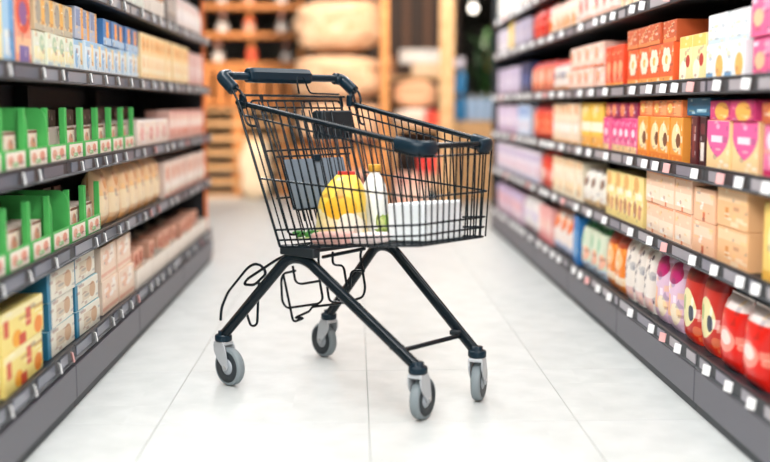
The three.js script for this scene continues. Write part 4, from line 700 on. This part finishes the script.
// ------------------------------------------------------------------ goods in the cart (placed in the cart's own directions)
{
  const ax = V(Math.cos(CART_TURN), 0, -Math.sin(CART_TURN)), lz = V(Math.sin(CART_TURN), 0, Math.cos(CART_TURN));
  const at = (u, y, v) => { const p = V(...CART_POS).addScaledVector(ax, u).addScaledVector(lz, v); return [p.x, y, p.z]; };
  const floorY = u => 0.472 + (u - 0.246) / 0.506 * 0.041 + 0.0045;
  const tilt = Math.atan2(0.041, 0.506);
  const goods = (name, label, cat, u, v, turn = 0, lift = 0) => { const t = thing(name, label, cat, at(u, floorY(u) + lift, v), CART_TURN + turn); return t; };
  // yellow bag
  const yb = goods('snack_bag', 'plump yellow and cream bag in the shopping cart', 'bag', 0.33, 0.035, 0.55);
  const yg = pouchGeo(0.165, 0.205, 0.14, 3.3).translate(0, 0, 0.07);
  { const p = yg.attributes.position; for (let i = 0; i < p.count; i++) { const t = p.getY(i) / 0.205, k = t < 0.45 ? 1 : 1 - 0.62 * Math.pow((t - 0.45) / 0.55, 2); p.setX(i, p.getX(i) * k + 0.03 * Math.max(0, t - 0.45)); } yg.computeVertexNormals(); }
  const yp = printMat(['#f4d15c', ['r', 0, 0.55, 1, 0.45, '#f7e6b4'], ['e', 0.25, 0.3, 0.6, 0.35, '#f0b93a'], ['e', 0.5, 0.55, 0.45, 0.4, '#fdf6ea']], ['#f2d788'], null, 0.4);
  part('bag_body', toCell(yg, yp.cell), yp.mat, yb);
  part('seal', rbox(0.055, 0.018, 0.006, 0.002, 0.016, 0.207, 0.0, 1), std('#c23a30', 0.4), yb);
  // milk bottle
  const mb = goods('milk_bottle', 'white milk bottle with a yellow cap in the shopping cart', 'bottle', 0.352, -0.092, 0.2);
  part('bottle_body', lathe([[0, 0], [0.036, 0], [0.042, 0.006], [0.043, 0.05], [0.042, 0.135], [0.036, 0.165], [0.024, 0.19], [0.018, 0.2], [0.018, 0.21], [0, 0.21]], 24), std(0xf4f3ee, 0.35), mb);
  part('cap', lathe([[0, 0], [0.021, 0], [0.021, 0.02], [0.019, 0.022], [0, 0.022]], 24).translate(0, 0.209, 0), std(0xd9a23a, 0.4), mb);
  part('label', lathe([[0.0432, 0.05], [0.0436, 0.052], [0.043, 0.12], [0.0426, 0.122]], 24), std(0xe8ece6, 0.5), mb);
  // white box
  const wbx = goods('white_carton', 'plain white carton leaning in the nose of the cart', 'box', 0.64, -0.01, -0.1);
  const wb = part('carton_body', rbox(0.155, 0.11, 0.16, 0.006, 0, 0.056, 0), std(0xeef3f5, 0.5), wbx); part('fold_seam', box(0.15, 0.0008, 0.01, 0, 0.1112, 0), std(0xd4dde2, 0.6), wb); wbx.rotation.z = tilt;
  // flat packs on the basket floor
  const fl = [[0.405, 0.145, 0.13, 0.035, 0.07, '#e9b8ae', 'flat rosy pack on the basket floor beside the yellow bag'], [0.53, 0.115, 0.1, 0.03, 0.08, '#efdcd8', 'flat whitish pink pack on the basket floor beside the white carton']];
  for (const [u, v, w, h, d, col, label] of fl) { const m = topMesh('flat_pack', rbox(w, h, d, 0.01, 0, h / 2, 0), std(col, 0.5), label, 'pack'); m.position.set(...at(u, floorY(u), v)); m.rotation.y = CART_TURN; m.rotation.order = 'YXZ'; m.rotation.z = tilt; }
  const lem = goods('lettuce', 'green lettuce lying behind the flat packs in the cart', 'lettuce', 0.50, 0.02, 0, 0.0);
  const leafM = [std(lin(0.30, 0.46, 0.08), 0.5, { side: THREE.DoubleSide }), std(lin(0.55, 0.62, 0.22), 0.5, { side: THREE.DoubleSide })];
  for (let i = 0; i < 12; i++) { const g = new THREE.PlaneGeometry(0.06, 0.075, 6, 6), p = g.attributes.position; for (let k = 0; k < p.count; k++) { const x = p.getX(k), y = p.getY(k); const r = Math.hypot(x / 0.03, y / 0.0375); const q = 1 - 0.2 * r; p.setXYZ(k, x * q, y * q + 0.04, 0.018 * r * r + 0.006 * Math.sin(x * 160 + i) * r); } g.computeVertexNormals(); const l = part('leaf', g, leafM[i % 2], lem); l.rotation.set(-0.5 - 0.05 * (i % 3), i * 2.4, 0, 'YXZ'); l.scale.setScalar(0.7 + 0.03 * i); }
  const hb = goods('herb_bunch', 'dark green herb bunch beside the yellow bag', 'herbs', 0.275, 0.15, 0.0);
  const hm = std(lin(0.06, 0.26, 0.04), 0.5, { side: THREE.DoubleSide });
  part('stalks', join([0, 1, 2, 3].map(i => sweep(bend([[-0.03 + i * 0.004, 0.012, 0.004 * i], [0.05, 0.014 + i * 0.003, (i - 1.5) * 0.01]], 0.01), 0.003, 5))), leafM[1], hb);
  for (let i = 0; i < 14; i++) { const l = part('leaf', new THREE.SphereGeometry(0.014, 8, 6).scale(1, 0.35, 0.8), hm, hb); l.position.set(0.03 + jit(0.035), 0.02 + rnd() * 0.02, jit(0.025)); l.rotation.set(jit(0.6), jit(3), jit(0.6)); }
}
renderer.render(scene, camera);
